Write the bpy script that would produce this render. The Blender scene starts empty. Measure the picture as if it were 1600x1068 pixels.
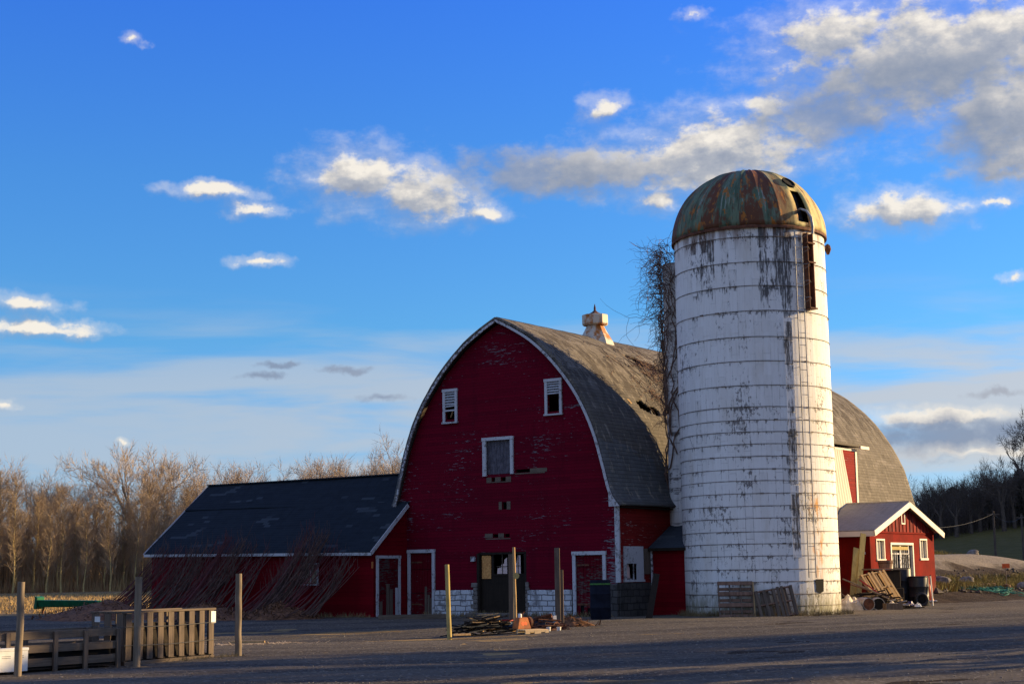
import bpy, math, random
from mathutils import Vector, Matrix, noise as mnoise
SC = bpy.context.scene
COL = SC.collection
R = math.radians
sin, cos, pi = math.sin, math.cos, math.pi

# ------------------------------------------------------------------ camera
cam_d = bpy.data.cameras.new("camera")
cam = bpy.data.objects.new("camera", cam_d)
COL.objects.link(cam)
cam_d.sensor_width = 36.0
cam_d.lens = 54.675
cam_d.clip_start = 0.1
cam_d.clip_end = 6000
cam.matrix_world = Matrix.Translation((0, 0, 1.6)) @ Matrix.Rotation(R(98.44), 4, 'X') @ Matrix.Rotation(R(-0.75), 4, 'Z')
SC.camera = cam

# ------------------------------------------------------------------ light
SUN_AZ = 17.0      # degrees from +X towards +Y
SUN_EL = 14.0
SUN_STRENGTH = 5.0
SKY_STRENGTH = 0.076
SC.view_settings.view_transform = 'Standard'
SC.view_settings.look = 'None'
SC.view_settings.exposure = 1.15
SC.view_settings.gamma = 1.0
sun_dir = Vector((cos(R(SUN_AZ)) * cos(R(SUN_EL)), sin(R(SUN_AZ)) * cos(R(SUN_EL)), sin(R(SUN_EL))))
sun_d = bpy.data.lights.new("sun", 'SUN')
sun_d.energy = SUN_STRENGTH
sun_d.angle = R(0.5)
sun_d.color = (1.0, 0.72, 0.36)
sun = bpy.data.objects.new("sun", sun_d)
COL.objects.link(sun)
sun.rotation_euler = (-sun_dir).to_track_quat('-Z', 'Y').to_euler()


# ------------------------------------------------------------------ node helper
class NT:
    def __init__(self, tree):
        self.t = tree
        self.t.nodes.clear()

    def node(self, typ, ins=None, out=0, **props):
        n = self.t.nodes.new(typ)
        for k, v in props.items():
            setattr(n, k, v)
        for k, v in (ins or {}).items():
            self.put(n.inputs[k], v)
        return n.outputs[out] if out is not None and len(n.outputs) else n

    def put(self, sock, v):
        if isinstance(v, bpy.types.NodeSocket):
            self.t.links.new(v, sock)
        else:
            if isinstance(v, (tuple, list)) and len(v) == 3 and sock.type == 'RGBA':
                v = (*v, 1.0)
            sock.default_value = v

    def m(self, op, a, b=0.0, c=0.0, clamp=False):
        return self.node('ShaderNodeMath', {0: a, 1: b, 2: c}, operation=op, use_clamp=clamp)

    def vm(self, op, a, b=(0, 0, 0), out=0):
        return self.node('ShaderNodeVectorMath', {0: a, 1: b}, out=out, operation=op)

    def scale(self, v, s):
        return self.vm('MULTIPLY', v, s)

    def noise(self, v, scale=1.0, detail=4.0, rough=0.55, dist=0.0):
        return self.node('ShaderNodeTexNoise', {'Vector': v, 'Scale': scale, 'Detail': detail, 'Roughness': rough, 'Distortion': dist})

    def white(self, v):
        return self.node('ShaderNodeTexWhiteNoise', {'Vector': v}, noise_dimensions='3D')

    def ss(self, x, lo, hi, a=0.0, b=1.0):
        return self.node('ShaderNodeMapRange', {'Value': x, 'From Min': lo, 'From Max': hi, 'To Min': a, 'To Max': b}, interpolation_type='SMOOTHSTEP')

    def mix(self, f, a, b, blend='MIX'):
        return self.node('ShaderNodeMix', {0: f, 6: a, 7: b}, out=2, data_type='RGBA', blend_type=blend)

    def ramp(self, f, stops):
        n = self.node('ShaderNodeValToRGB', {0: f}, out=None)
        e = n.color_ramp.elements
        while len(e) < len(stops):
            e.new(0.5)
        for i, (p, c) in enumerate(stops):
            e[i].position = p
            e[i].color = (*c, 1)
        return n.outputs[0]

    def sep(self, v):
        n = self.node('ShaderNodeSeparateXYZ', {0: v}, out=None)
        return n.outputs[0], n.outputs[1], n.outputs[2]

    def comb(self, x, y, z):
        return self.node('ShaderNodeCombineXYZ', {0: x, 1: y, 2: z})


# ------------------------------------------------------------------ world
world = bpy.data.worlds.new("World")
SC.world = world
world.use_nodes = True
w = NT(world.node_tree)
sky = w.node('ShaderNodeTexSky', {}, sky_type='NISHITA', sun_disc=False, sun_elevation=R(SUN_EL),
             sun_rotation=R(90 - SUN_AZ), altitude=100.0, air_density=1.0, dust_density=0.3, ozone_density=3.0)
dirv = w.node('ShaderNodeTexCoord', {})
dx, dy, dz = w.sep(dirv)
az = w.m('MULTIPLY', w.m('ARCTAN2', dx, dy), 57.2958)
el = w.m('MULTIPLY', w.m('ARCSINE', dz), 57.2958)
P = w.comb(az, el, 0.0)
# grade of the clear sky with elevation (deep saturated blue overhead, paler low down)
grade = w.ramp(w.m('DIVIDE', el, 40.0, clamp=True),
               [(0.0, (0.62, 0.66, 1.05)), (0.12, (0.52, 0.78, 1.20)), (0.22, (0.40, 0.81, 1.16)), (0.36, (0.36, 0.80, 1.32)), (0.55, (0.28, 0.70, 1.66)), (1.0, (0.20, 0.50, 1.5))])
GR0 = w.node('ShaderNodeVectorMath', {0: sky, 1: grade}, operation='MULTIPLY')
# bright cloud added out of view beside and behind the camera to lift shade
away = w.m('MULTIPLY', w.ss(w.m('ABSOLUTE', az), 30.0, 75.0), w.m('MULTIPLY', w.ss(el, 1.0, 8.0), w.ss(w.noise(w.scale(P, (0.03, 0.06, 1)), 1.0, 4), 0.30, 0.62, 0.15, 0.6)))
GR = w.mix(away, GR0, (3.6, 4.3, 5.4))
# streaks of thin high cloud low over the horizon
st = w.noise(w.scale(P, (0.07, 0.55, 1)), 1.0, 5, 0.55, 0.3)
env = w.m('MULTIPLY', w.ss(el, -1.0, 2.0), w.ss(el, 11.0, 6.5))
veil = w.m('MULTIPLY', w.ss(w.m('ADD', st, w.m('MULTIPLY', env, 0.18)), 0.50, 0.74), w.m('MULTIPLY', env, 0.78))
veil_col = w.mix(w.ss(az, -20.0, 20.0), (2.7, 3.25, 3.9), (3.7, 3.6, 3.5))
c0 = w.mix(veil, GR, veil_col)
# cumulus: ellipses in azimuth / elevation, roughened by fractal noise
BR = [(15.67, 18.17, 4.95, 2.0), (18.23, 15.93, 2.12, 1.77), (12.24, 19.03, 2.36, 0.99), (18.16, 18.36, 2.59, 1.41), (8.53, 15.42, 3.2, 1.2), (7.08, 14.79, 3.1, 1.15), (3.23, 14.65, 2.6, 0.75), (5.61, 13.53, 0.9, 0.52), (9.53, 16.67, 1.3, 0.52), (3.52, 16.89, 0.85, 0.47), (-5.47, 14.41, 2.0, 0.95), (-3.19, 13.84, 1.95, 0.95), (-1.14, 13.3, 1.0, 0.35), (-11.15, 13.85, 1.56, 0.26), (-9.46, 13.16, 0.99, 0.31), (-9.37, 11.31, 1.18, 0.21), (-17.71, 9.58, 1.37, 0.35), (-16.92, 8.77, 1.84, 0.28), (-18.17, 6.06, 0.52, 0.24), (14.58, 12.71, 2.17, 0.59), (14.15, 13.24, 0.83, 0.28), (17.82, 12.69, 0.61, 0.21), (18.14, 10.02, 0.57, 0.24), (6.9, 20.17, 0.61, 0.28), (-14.0, 19.07, 0.57, 0.21), (15.65, 5.32, 2.83, 0.26), (-14.16, 4.74, 0.42, 0.14), (18.58, 14.34, 1.41, 0.94), (17.32, 3.99, 2.36, 0.14),
      (28, 17, 5, 2.5), (36, 11, 4, 1.2), (-30, 14, 5, 1.3), (-38, 20, 6, 2)]
GY = [(1.54, 14.62, 3.6, 0.75), (11.87, 16.13, 2.3, 0.9), (15.83, 4.61, 3.3, 0.61), (-9.2, 7.22, 0.8, 0.17), (-6.05, 7.44, 1.08, 0.14), (-8.74, 7.62, 0.94, 0.12), (-4.76, 6.34, 0.94, 0.19), (17.43, 6.08, 1.18, 0.14), (17.52, 15.11, 1.65, 1.18), (14.93, 17.13, 3.77, 0.94)]
warp = w.node('ShaderNodeTexNoise', {'Vector': P, 'Scale': 0.8, 'Detail': 4.0, 'Roughness': 0.6}, out=1)
WARP = w.scale(w.vm('SUBTRACT', warp, (0.5, 0.5, 0.5)), (2.2, 0.95, 0))


def blobs(lst, shift):
    d = None
    PW = w.vm('ADD', w.vm('ADD', P, shift), WARP)
    for (a, e, ra, re) in lst:
        q = w.scale(w.vm('SUBTRACT', PW, (a, e, 0)), (0.86 / ra, 0.80 / re, 0))
        ln = w.node('ShaderNodeVectorMath', {0: q}, out=1, operation='LENGTH')
        if ra < 1.4:
            ln = w.m('ADD', ln, 0.22 if ra > 0.7 else 0.34)
        d = ln if d is None else w.node('ShaderNodeMath', {0: d, 1: ln, 2: 0.45}, operation='SMOOTH_MIN')
    return d


def field(lst, shift, amp, detail):
    PS = w.scale(w.vm('ADD', P, shift), (0.75, 1.2, 1))
    nz = w.noise(PS, 1.0, detail, 0.60)
    return w.m('ADD', w.m('SUBTRACT', 1.0, blobs(lst, shift)), w.m('MULTIPLY', w.m('SUBTRACT', nz, 0.5), amp)), nz


dB, n1 = field(BR, (0, 0, 0), 1.75, 9)
dB2, n2 = field(BR, (0.22, 0.42, 0), 1.75, 4)
dG, _g1 = field(GY, (0, 0, 0), 1.6, 8)
aB = w.m('MAXIMUM', w.ss(dB, -0.02, 0.62), w.m('MULTIPLY', w.ss(dB, -0.55, 0.35), 0.34))
aG = w.ss(dG, -0.30, 0.65)
slope = w.m('SUBTRACT', dB, dB2)
litv = w.m('ADD', w.m('ADD', 0.54, w.m('MULTIPLY', slope, 0.95)), w.m('ADD', w.m('MULTIPLY', w.ss(dB, 0.35, 1.0), -0.21), w.m('MULTIPLY', w.m('SUBTRACT', n1, 0.5), 0.55)), clamp=True)
cB = w.ramp(litv, [(0.0, (2.0, 2.2, 2.65)), (0.38, (2.75, 2.85, 3.1)), (0.68, (4.15, 3.95, 3.7)), (1.0, (5.7, 5.3, 4.65))])
cG = w.ramp(w.m('ADD', 0.45, w.m('MULTIPLY', slope, 0.5), clamp=True), [(0.0, (1.2, 1.6, 2.4)), (1.0, (2.3, 2.45, 2.85))])
c1 = w.mix(w.m('MULTIPLY', aB, 0.96), c0, cB)
c2 = w.mix(w.m('MULTIPLY', aG, 0.80), c1, cG)
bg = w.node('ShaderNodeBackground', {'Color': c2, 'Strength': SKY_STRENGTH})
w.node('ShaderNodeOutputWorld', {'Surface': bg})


# ------------------------------------------------------------------ materials
def mat(name):
    m = bpy.data.materials.new(name)
    m.use_nodes = True
    n = NT(m.node_tree)
    n.mat = m
    n.tc = n.node('ShaderNodeTexCoord', {}, out=None)
    n.obj = n.tc.outputs['Object']
    n.gen = n.tc.outputs['Generated']
    n.uv = n.tc.outputs['UV']
    n.geo = n.node('ShaderNodeNewGeometry', {}, out=None)
    n.pos = n.geo.outputs['Position']
    return n


def fin(n, col, rough=0.8, bump=None, strength=0.5, dist=0.02, metal=0.0, spec=0.25, **kw):
    ins = {'Base Color': col, 'Roughness': rough, 'Metallic': metal, 'Specular IOR Level': spec}
    ins.update(kw)
    if bump is not None:
        ins['Normal'] = n.node('ShaderNodeBump', {'Strength': strength, 'Distance': dist, 'Height': bump})
    b = n.node('ShaderNodeBsdfPrincipled', ins)
    n.node('ShaderNodeOutputMaterial', {'Surface': b})
    return n.mat


def simple(name, c1, c2, scale=6.0, rough=0.75, stretch=(1, 1, 1), bs=0.3, metal=0.0, lo=0.35, hi=0.65, spec=0.25):
    n = mat(name)
    f = n.noise(n.scale(n.obj, stretch), scale, 6, 0.6)
    return fin(n, n.mix(n.ss(f, lo, hi), c1, c2), rough, f, bs, 0.02, metal, spec)


MT = {}


def siding(name, base, dark, worn, board=0.115, thr=0.66, amt=1.0, edge=0.0):
    n = mat(name)
    x, y, z = n.sep(n.obj)
    zb = n.m('DIVIDE', z, board)
    fr = n.m('FRACT', zb)
    row = n.m('FLOOR', zb)
    seg = n.m('FLOOR', n.m('ADD', n.m('DIVIDE', n.m('ADD', x, y), 3.1), n.m('MULTIPLY', row, 0.37)))
    rnd = n.white(n.comb(row, seg, 0.0))
    big = n.noise(n.obj, 0.35, 3)
    fine = n.noise(n.scale(n.obj, (1.6, 1.6, 9)), 2.2, 9, 0.7)
    grime = n.noise(n.scale(n.obj, (1.2, 1.2, 0.25)), 2.0, 5, 0.6)
    c = n.mix(n.m('MULTIPLY', rnd, 0.65), base, dark)
    c = n.mix(n.ss(fr, 0.93, 0.99, 0, 0.7), c, tuple(v * 0.25 for v in dark))
    c = n.mix(n.ss(grime, 0.5, 0.75, 0, 0.6), c, dark)
    # flaked paint: bare grey boards in horizontal scraps, clustered
    lvl = n.m('ADD', n.m('ADD', fine, n.m('MULTIPLY', n.m('SUBTRACT', big, 0.5), 0.42)), n.m('MULTIPLY', n.m('SUBTRACT', rnd, 0.5), 0.10))
    lvl = n.m('ADD', lvl, n.m('MULTIPLY', n.m('MULTIPLY', n.ss(n.m('ABSOLUTE', x), 3.7, 5.0), n.ss(z, 7.5, 5.0)), edge))
    pe = n.m('MULTIPLY', n.ss(lvl, thr, thr + 0.05), amt)
    c = n.mix(pe, c, n.mix(rnd, worn, tuple(v * 0.6 for v in worn)))
    h = n.m('ADD', n.m('MULTIPLY', fr, -1.0), n.m('MULTIPLY', fine, 0.25))
    return fin(n, c, 0.8, h, 0.75, 0.025, spec=0.05)


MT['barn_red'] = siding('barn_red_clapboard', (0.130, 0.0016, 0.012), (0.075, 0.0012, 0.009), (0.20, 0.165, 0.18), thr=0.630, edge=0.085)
MT['shed_red'] = siding('shed_red_boards', (0.165, 0.0025, 0.008), (0.10, 0.002, 0.006), (0.12, 0.08, 0.09), board=0.16, thr=0.72)
MT['door_red'] = siding('door_red_boards', (0.115, 0.003, 0.010), (0.06, 0.002, 0.006), (0.11, 0.085, 0.075), board=0.9, thr=0.54)
MT['sun_red'] = siding('sunlit_wall_red', (0.21, 0.016, 0.014), (0.13, 0.009, 0.009), (0.40, 0.30, 0.27), thr=0.63)  # same barn paint, colour brightened for the sunlit side


def annex_red():
    n = mat('annex_red_paint')
    x, y, z = n.sep(n.obj)
    f = n.noise(n.obj, 1.1, 6, 0.6)
    sm = n.noise(n.scale(n.obj, (3, 3, 0.6)), 2.0, 6, 0.6)
    c = n.mix(n.ss(f, 0.35, 0.7), (0.185, 0.0090, 0.0055), (0.115, 0.0060, 0.0040))
    c = n.mix(n.ss(sm, 0.50, 0.75, 0, 0.7), c, (0.075, 0.010, 0.008))
    c = n.mix(n.m('MULTIPLY', n.ss(z, 1.2, 0.4), n.ss(f, 0.35, 0.6)), c, (0.10, 0.05, 0.035))
    c = n.mix(n.ss(n.noise(n.obj, 9, 6, 0.7), 0.68, 0.74, 0, 0.6), c, (0.22, 0.07, 0.05))
    return fin(n, c, 0.85, n.noise(n.obj, 14, 5), 0.4, 0.02, spec=0.05)


MT['annex_red'] = annex_red()


def batten_red():
    n = mat('annex_red_battens')
    x, y, z = n.sep(n.obj)
    yb = n.m('DIVIDE', y, 0.42)
    fr = n.m('ABSOLUTE', n.m('SUBTRACT', n.m('FRACT', yb), 0.5))
    rnd = n.white(n.comb(n.m('FLOOR', yb), 0.0, 0.0))
    sm = n.noise(n.scale(n.obj, (3, 3, 0.8)), 2.4, 6, 0.65)
    c = n.mix(rnd, (0.21, 0.020, 0.015), (0.12, 0.016, 0.015))
    c = n.mix(n.ss(sm, 0.5, 0.72, 0, 0.6), c, (0.22, 0.12, 0.12))
    c = n.mix(n.ss(fr, 0.46, 0.49), c, (0.02, 0.006, 0.005))
    return fin(n, c, 0.75, n.ss(fr, 0.44, 0.5, 1, 0), 0.6, 0.03, spec=0.05)


MT['batten_red'] = batten_red()


def trim(name, base=(0.62, 0.62, 0.64), worn=(0.16, 0.145, 0.14), thr=0.56):
    n = mat(name)
    f = n.noise(n.scale(n.obj, (3, 3, 3)), 3.0, 9, 0.7)
    g = n.noise(n.obj, 0.9, 3)
    lv = n.m('ADD', f, n.m('MULTIPLY', n.m('SUBTRACT', g, 0.5), 0.4))
    c = n.mix(n.ss(lv, thr, thr + 0.06), base, worn)
    c = n.mix(n.ss(g, 0.4, 0.7, 0, 0.3), c, (0.3, 0.28, 0.26))
    return fin(n, c, 0.7, f, 0.35, 0.01, spec=0.2)


MT['trim'] = trim('weathered_white_trim', (0.46, 0.46, 0.47))
MT['trim_clean'] = trim('cream_trim', (0.74, 0.68, 0.56), (0.34, 0.27, 0.2), 0.68)
MT['trim_worn'] = trim('flaking_white_trim', (0.50, 0.50, 0.52), (0.11, 0.095, 0.09), 0.47)


def shingle(name, c1, c2, patch, su=1.0, moss=None, band=None, pthr=0.62, bw=0.34, rh=0.15, side=0.5):
    n = mat(name)
    u, v, _ = n.sep(n.uv)
    row = n.m('FLOOR', n.m('DIVIDE', u, rh))
    # uv: u = distance down the slope, v = along the ridge
    col = n.m('FLOOR', n.m('ADD', n.m('DIVIDE', v, bw), n.m('MULTIPLY', n.m('MODULO', row, 2.0), 0.5)))
    rnd = n.white(n.comb(row, col, 1.0))
    rrow = n.white(n.comb(row, n.m('FLOOR', n.m('DIVIDE', v, 2.2)), 4.0))
    fu = n.m('FRACT', n.m('DIVIDE', u, rh))
    fv = n.m('FRACT', n.m('ADD', n.m('DIVIDE', v, bw), n.m('MULTIPLY', n.m('MODULO', row, 2.0), 0.5)))
    pv = n.comb(u, v, 0.0)
    big = n.noise(pv, 0.45, 4, 0.6)
    st = n.noise(n.scale(pv, (0.35, 3.0, 1)), 1.5, 6, 0.65)
    fine = n.noise(pv, 22, 3)
    c = n.mix(n.m('ADD', n.m('MULTIPLY', rnd, 0.6), n.m('MULTIPLY', rrow, 0.3)), c1, c2)
    c = n.mix(n.ss(st, 0.48, 0.75, 0, 0.65), c, tuple(x * 0.45 for x in c1))
    pm = n.m('ADD', n.m('MULTIPLY', rnd, 0.10), n.noise(n.comb(n.m('MULTIPLY', row, rh * 1.4), n.m('MULTIPLY', col, bw * 0.5), 0.0), 1.1, 3, 0.5))
    c = n.mix(n.ss(pm, pthr, pthr + 0.02, 0, 0.8), c, patch)
    if moss:
        c = n.mix(n.ss(n.noise(pv, 1.8, 7, 0.7), 0.56, 0.66, 0, 0.7), c, moss)
    if band:
        stp = n.m('MULTIPLY', n.m('SUBTRACT', n.white(n.comb(n.m('FLOOR', n.m('DIVIDE', v, 0.9)), n.m('FLOOR', n.m('DIVIDE', u, 0.3)), 7.0)), 0.5), 0.7)
        bm = n.m('MULTIPLY', n.ss(n.m('SUBTRACT', n.m('ADD', u, stp), n.m('MULTIPLY', v, 0.32)), 6.5, 6.52), n.ss(n.m('ADD', v, n.m('MULTIPLY', stp, 3.0)), 5.6, 5.5))
        c = n.mix(n.m('MULTIPLY', bm, 0.9), c, n.mix(rnd, band, tuple(q_ * 0.75 for q_ in band)))
        c = n.mix(n.m('MULTIPLY', n.m('MULTIPLY', n.ss(u, 3.0, 5.0, 0, 0.55), n.ss(v, 14.0, 8.0)), n.m('SUBTRACT', 1.0, bm)), c, (0.05, 0.047, 0.046))  # shade painted into the worn slate low on the near slope
        blotch = n.noise(n.scale(pv, (0.8, 1.6, 1)), 1.1, 8, 0.72)
        c = n.mix(n.m('MULTIPLY', n.ss(blotch, 0.46, 0.55, 0, 0.85), n.ss(u, 6.0, 3.5, 0.25, 1.0)), c, (0.045, 0.036, 0.028))
        c = n.mix(n.ss(n.noise(n.scale(pv, (0.6, 1.8, 1)), 2.2, 7, 0.72), 0.55, 0.64, 0, 0.7), c, (0.30, 0.26, 0.20))
    c = n.mix(n.m('MULTIPLY', fine, 0.4), c, tuple(x * 0.55 for x in c1))
    edge = n.m('MAXIMUM', n.ss(fu, 0.86, 0.97), n.ss(fv, 0.95, 0.99, 0, 0.7))
    c = n.mix(n.m('MULTIPLY', edge, n.ss(big, 0.3, 0.7, 0.25, 0.7)), c, (0.02, 0.02, 0.022))
    h = n.m('ADD', n.m('ADD', fu, n.m('MULTIPLY', rnd, 0.5)), n.m('MULTIPLY', edge, -0.7))
    return fin(n, c, 0.9, h, 0.7, 0.02, spec=0.1)


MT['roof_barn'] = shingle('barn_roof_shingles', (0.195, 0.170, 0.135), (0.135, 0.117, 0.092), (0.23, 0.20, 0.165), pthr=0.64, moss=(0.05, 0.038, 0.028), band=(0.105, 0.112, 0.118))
MT['roof_shed'] = shingle('shed_roof_shingles', (0.020, 0.027, 0.036), (0.012, 0.017, 0.024), (0.055, 0.066, 0.078), pthr=0.675)
MT['roof_annex'] = shingle('annex_roof_shingles', (0.36, 0.325, 0.275), (0.29, 0.26, 0.22), (0.15, 0.135, 0.12), pthr=0.72)
MT['roof_lean'] = shingle('silo_room_shingles', (0.06, 0.07, 0.085), (0.04, 0.05, 0.06), (0.09, 0.1, 0.11))


def stone(name, c1, c2, mort, bw=0.5, rh=0.2):
    n = mat(name)
    x, y, z = n.sep(n.obj)
    f = n.noise(n.obj, 3.0, 7, 0.65)
    wob = n.m('MULTIPLY', n.m('SUBTRACT', n.noise(n.obj, 2.2, 3), 0.5), 0.10)
    bt = n.node('ShaderNodeTexBrick', {'Vector': n.comb(n.m('ADD', n.m('ADD', x, y), wob), n.m('ADD', z, wob), 0.0), 'Color1': (*c1, 1), 'Color2': (*c2, 1), 'Mortar': (*mort, 1),
                                       'Scale': 1.0, 'Mortar Size': 0.018, 'Brick Width': bw, 'Row Height': rh, 'Bias': 0.0}, out=None)
    c = n.mix(n.ss(f, 0.52, 0.62, 0, 0.75), bt.outputs[0], mort)
    h = n.m('ADD', n.m('MULTIPLY', bt.outputs[1], -1.0), n.m('MULTIPLY', f, 1.2))
    return fin(n, c, 0.85, h, 0.9, 0.05, spec=0.15)


MT['stone_white'] = stone('whitewashed_block', (0.56, 0.56, 0.56), (0.46, 0.46, 0.47), (0.16, 0.15, 0.15))
MT['stone_grey'] = stone('dark_field_stone', (0.08, 0.072, 0.066), (0.05, 0.046, 0.042), (0.028, 0.026, 0.024), 0.42, 0.24)
MT['concrete'] = simple('crumbling_concrete', (0.20, 0.17, 0.145), (0.10, 0.085, 0.075), 5, 0.9, bs=0.8)


HO = [13.33, 12.42, 11.55, 10.65, 9.73, 8.87, 8.01, 7.24, 6.79, 6.37, 5.94, 5.52, 5.07, 4.67, 4.23, 3.79, 3.37, 2.9, 2.49, 2.07, 1.61, 1.18, 0.76, 0.35]


def silo_mat():
    n = mat('silo_white_staves')
    x, y, z = n.sep(n.obj)
    ang = n.m('MULTIPLY', n.m('ARCTAN2', y, x), 2.83)       # metres round the wall
    pv = n.comb(ang, z, 0.0)
    sw = 0.278
    col = n.m('FLOOR', n.m('DIVIDE', n.m('ADD', ang, 0.085), sw))
    crs = n.m('FLOOR', n.m('DIVIDE', n.m('ADD', z, n.m('MULTIPLY', n.m('MODULO', col, 2.0), 0.38)), 0.76))
    r1 = n.white(n.comb(col, 1.0, 2.0))
    r2 = n.white(n.comb(col, crs, 5.0))
    f = n.noise(n.scale(pv, (4.5, 0.9, 1)), 1.5, 9, 0.75)
    g = n.noise(n.scale(pv, (0.9, 0.25, 1)), 1.0, 4, 0.6)
    # distance to the nearest hoop
    dh = None
    up = None
    for h_ in HO:
        t = n.m('SUBTRACT', h_, z)
        a_ = n.m('ABSOLUTE', t)
        dh = a_ if dh is None else n.m('MINIMUM', dh, a_)
        below = n.m('ADD', t, n.m('MULTIPLY', n.m('LESS_THAN', t, 0.0), 50.0))
        up = below if up is None else n.m('MINIMUM', up, below)
    # black mould in stave-wide runs below the rim, strongest left of the ladder
    near = n.ss(n.m('ABSOLUTE', n.m('SUBTRACT', ang, -4.05)), 1.05, 0.35)
    near2 = n.ss(n.m('ABSOLUTE', n.m('SUBTRACT', ang, -6.25)), 1.1, 0.2)
    zone = n.m('ADD', n.m('MULTIPLY', near, n.m('MULTIPLY', n.ss(z, 10.3, 11.7), 0.195)), n.m('MULTIPLY', near2, n.m('MULTIPLY', n.ss(z, 10.2, 11.6), 0.125)))
    zone = n.m('ADD', zone, n.m('MULTIPLY', n.ss(z, 9.5, 13.3), 0.06))
    strip = n.ss(n.m('ABSOLUTE', n.m('SUBTRACT', ang, -3.56)), 0.30, 0.05)
    zone = n.m('ADD', zone, n.m('MULTIPLY', n.m('MULTIPLY', strip, n.ss(z, 1.6, 2.4)), 0.155))
    lv = n.m('ADD', n.m('ADD', n.m('MULTIPLY', f, 0.75), n.m('MULTIPLY', n.m('SUBTRACT', r1, 0.5), 0.22)), n.m('ADD', zone, n.m('MULTIPLY', n.m('SUBTRACT', r2, 0.5), 0.16)))
    lv = n.m('ADD', lv, n.m('MULTIPLY', n.ss(up, 0.5, 0.0), 0.06))
    brk = n.noise(n.scale(pv, (8, 0.8, 1)), 1.8, 8, 0.75)
    mould = n.m('MULTIPLY', n.ss(lv, 0.590, 0.66), n.ss(brk, 0.40, 0.52, 0.10, 1.0))
    # grey flakes where the whitewash has come off, hanging under the hoops and along joints
    chips = n.noise(n.scale(pv, (4.0, 1.7, 1)), 2.3, 10, 0.8)
    clus = n.noise(n.scale(pv, (1.0, 0.6, 1)), 0.8, 4, 0.6)
    jf = n.m('ABSOLUTE', n.m('SUBTRACT', n.m('FRACT', n.m('DIVIDE', n.m('ADD', ang, 0.085), sw)), 0.5))
    joint = n.ss(jf, 0.40, 0.49)
    cl = n.m('ADD', n.m('ADD', chips, n.m('MULTIPLY', n.m('SUBTRACT', clus, 0.5), 0.62)), n.m('ADD', n.m('MULTIPLY', n.ss(up, 0.22, 0.0), 0.07), n.m('MULTIPLY', joint, 0.035)))
    chip = n.ss(cl, 0.600, 0.635)
    thin = n.noise(n.scale(pv, (6, 0.45, 1)), 2.0, 7, 0.7)
    c = n.mix(n.ss(thin, 0.45, 0.75, 0, 0.45), (0.74, 0.72, 0.68), (0.50, 0.46, 0.40))
    c = n.mix(n.m('MULTIPLY', r2, 0.22), c, (0.50, 0.46, 0.40))
    c = n.mix(n.ss(g, 0.50, 0.8, 0, 0.5), c, (0.50, 0.42, 0.31))
    c = n.mix(n.m('MULTIPLY', chip, n.ss(clus, 0.3, 0.6, 0.55, 0.9)), c, (0.13, 0.115, 0.105))
    rj = n.m('ABSOLUTE', n.m('SUBTRACT', n.m('FRACT', n.m('DIVIDE', n.m('ADD', z, n.m('MULTIPLY', n.m('MODULO', col, 2.0), 0.38)), 0.76)), 0.5))
    jm = n.m('MAXIMUM', n.ss(jf, 0.465, 0.49), n.ss(rj, 0.488, 0.495, 0, 0.8))
    jm = n.m('MULTIPLY', jm, n.ss(n.noise(pv, 1.6, 5, 0.65), 0.44, 0.60))
    c = n.mix(n.m('MULTIPLY', jm, n.ss(z, 10, 1, 0.35, 0.85)), c, (0.11, 0.095, 0.085))
    c = n.mix(n.m('MULTIPLY', mould, 0.92), c, n.mix(thin, (0.018, 0.017, 0.020), (0.085, 0.075, 0.068)))
    c = n.mix(n.m('MULTIPLY', n.ss(dh, 0.04, 0.01, 0, 0.5), n.ss(n.noise(n.scale(pv, (1.5, 1, 1)), 1.2, 4), 0.35, 0.65)), c, (0.10, 0.085, 0.075))
    # rust below the hatch chute and at the rim, ochre near the lower ladder
    rust = n.m('MULTIPLY', n.ss(n.m('ABSOLUTE', n.m('SUBTRACT', ang, -2.62)), 0.5, 0.1), n.m('ADD', n.ss(z, 11.8, 13.5), n.m('MULTIPLY', n.ss(z, 5.2, 3.6), n.ss(z, 0.6, 2.2))))
    c = n.mix(n.m('MULTIPLY', rust, n.ss(n.noise(n.scale(pv, (3, 1.0, 1)), 1.7, 5, 0.6), 0.45, 0.68)), c, (0.60, 0.27, 0.05))
    rim = n.m('MULTIPLY', n.ss(z, 12.7, 13.6), n.ss(n.noise(n.scale(pv, (2.2, 0.3, 1)), 1.4, 5), 0.42, 0.6))
    c = n.mix(n.m('MULTIPLY', rim, 0.7), c, (0.13, 0.055, 0.022))
    c = n.mix(n.m('MULTIPLY', n.ss(z, 1.3, 0.1), n.ss(f, 0.25, 0.6)), c, (0.17, 0.155, 0.085))
    h = n.m('ADD', n.m('MULTIPLY', chip, -0.5), n.m('ADD', n.m('MULTIPLY', jm, -1.0), n.m('MULTIPLY', f, 0.4)))
    return fin(n, c, 0.8, h, 0.6, 0.015, spec=0.15)


MT['silo'] = silo_mat()


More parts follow.
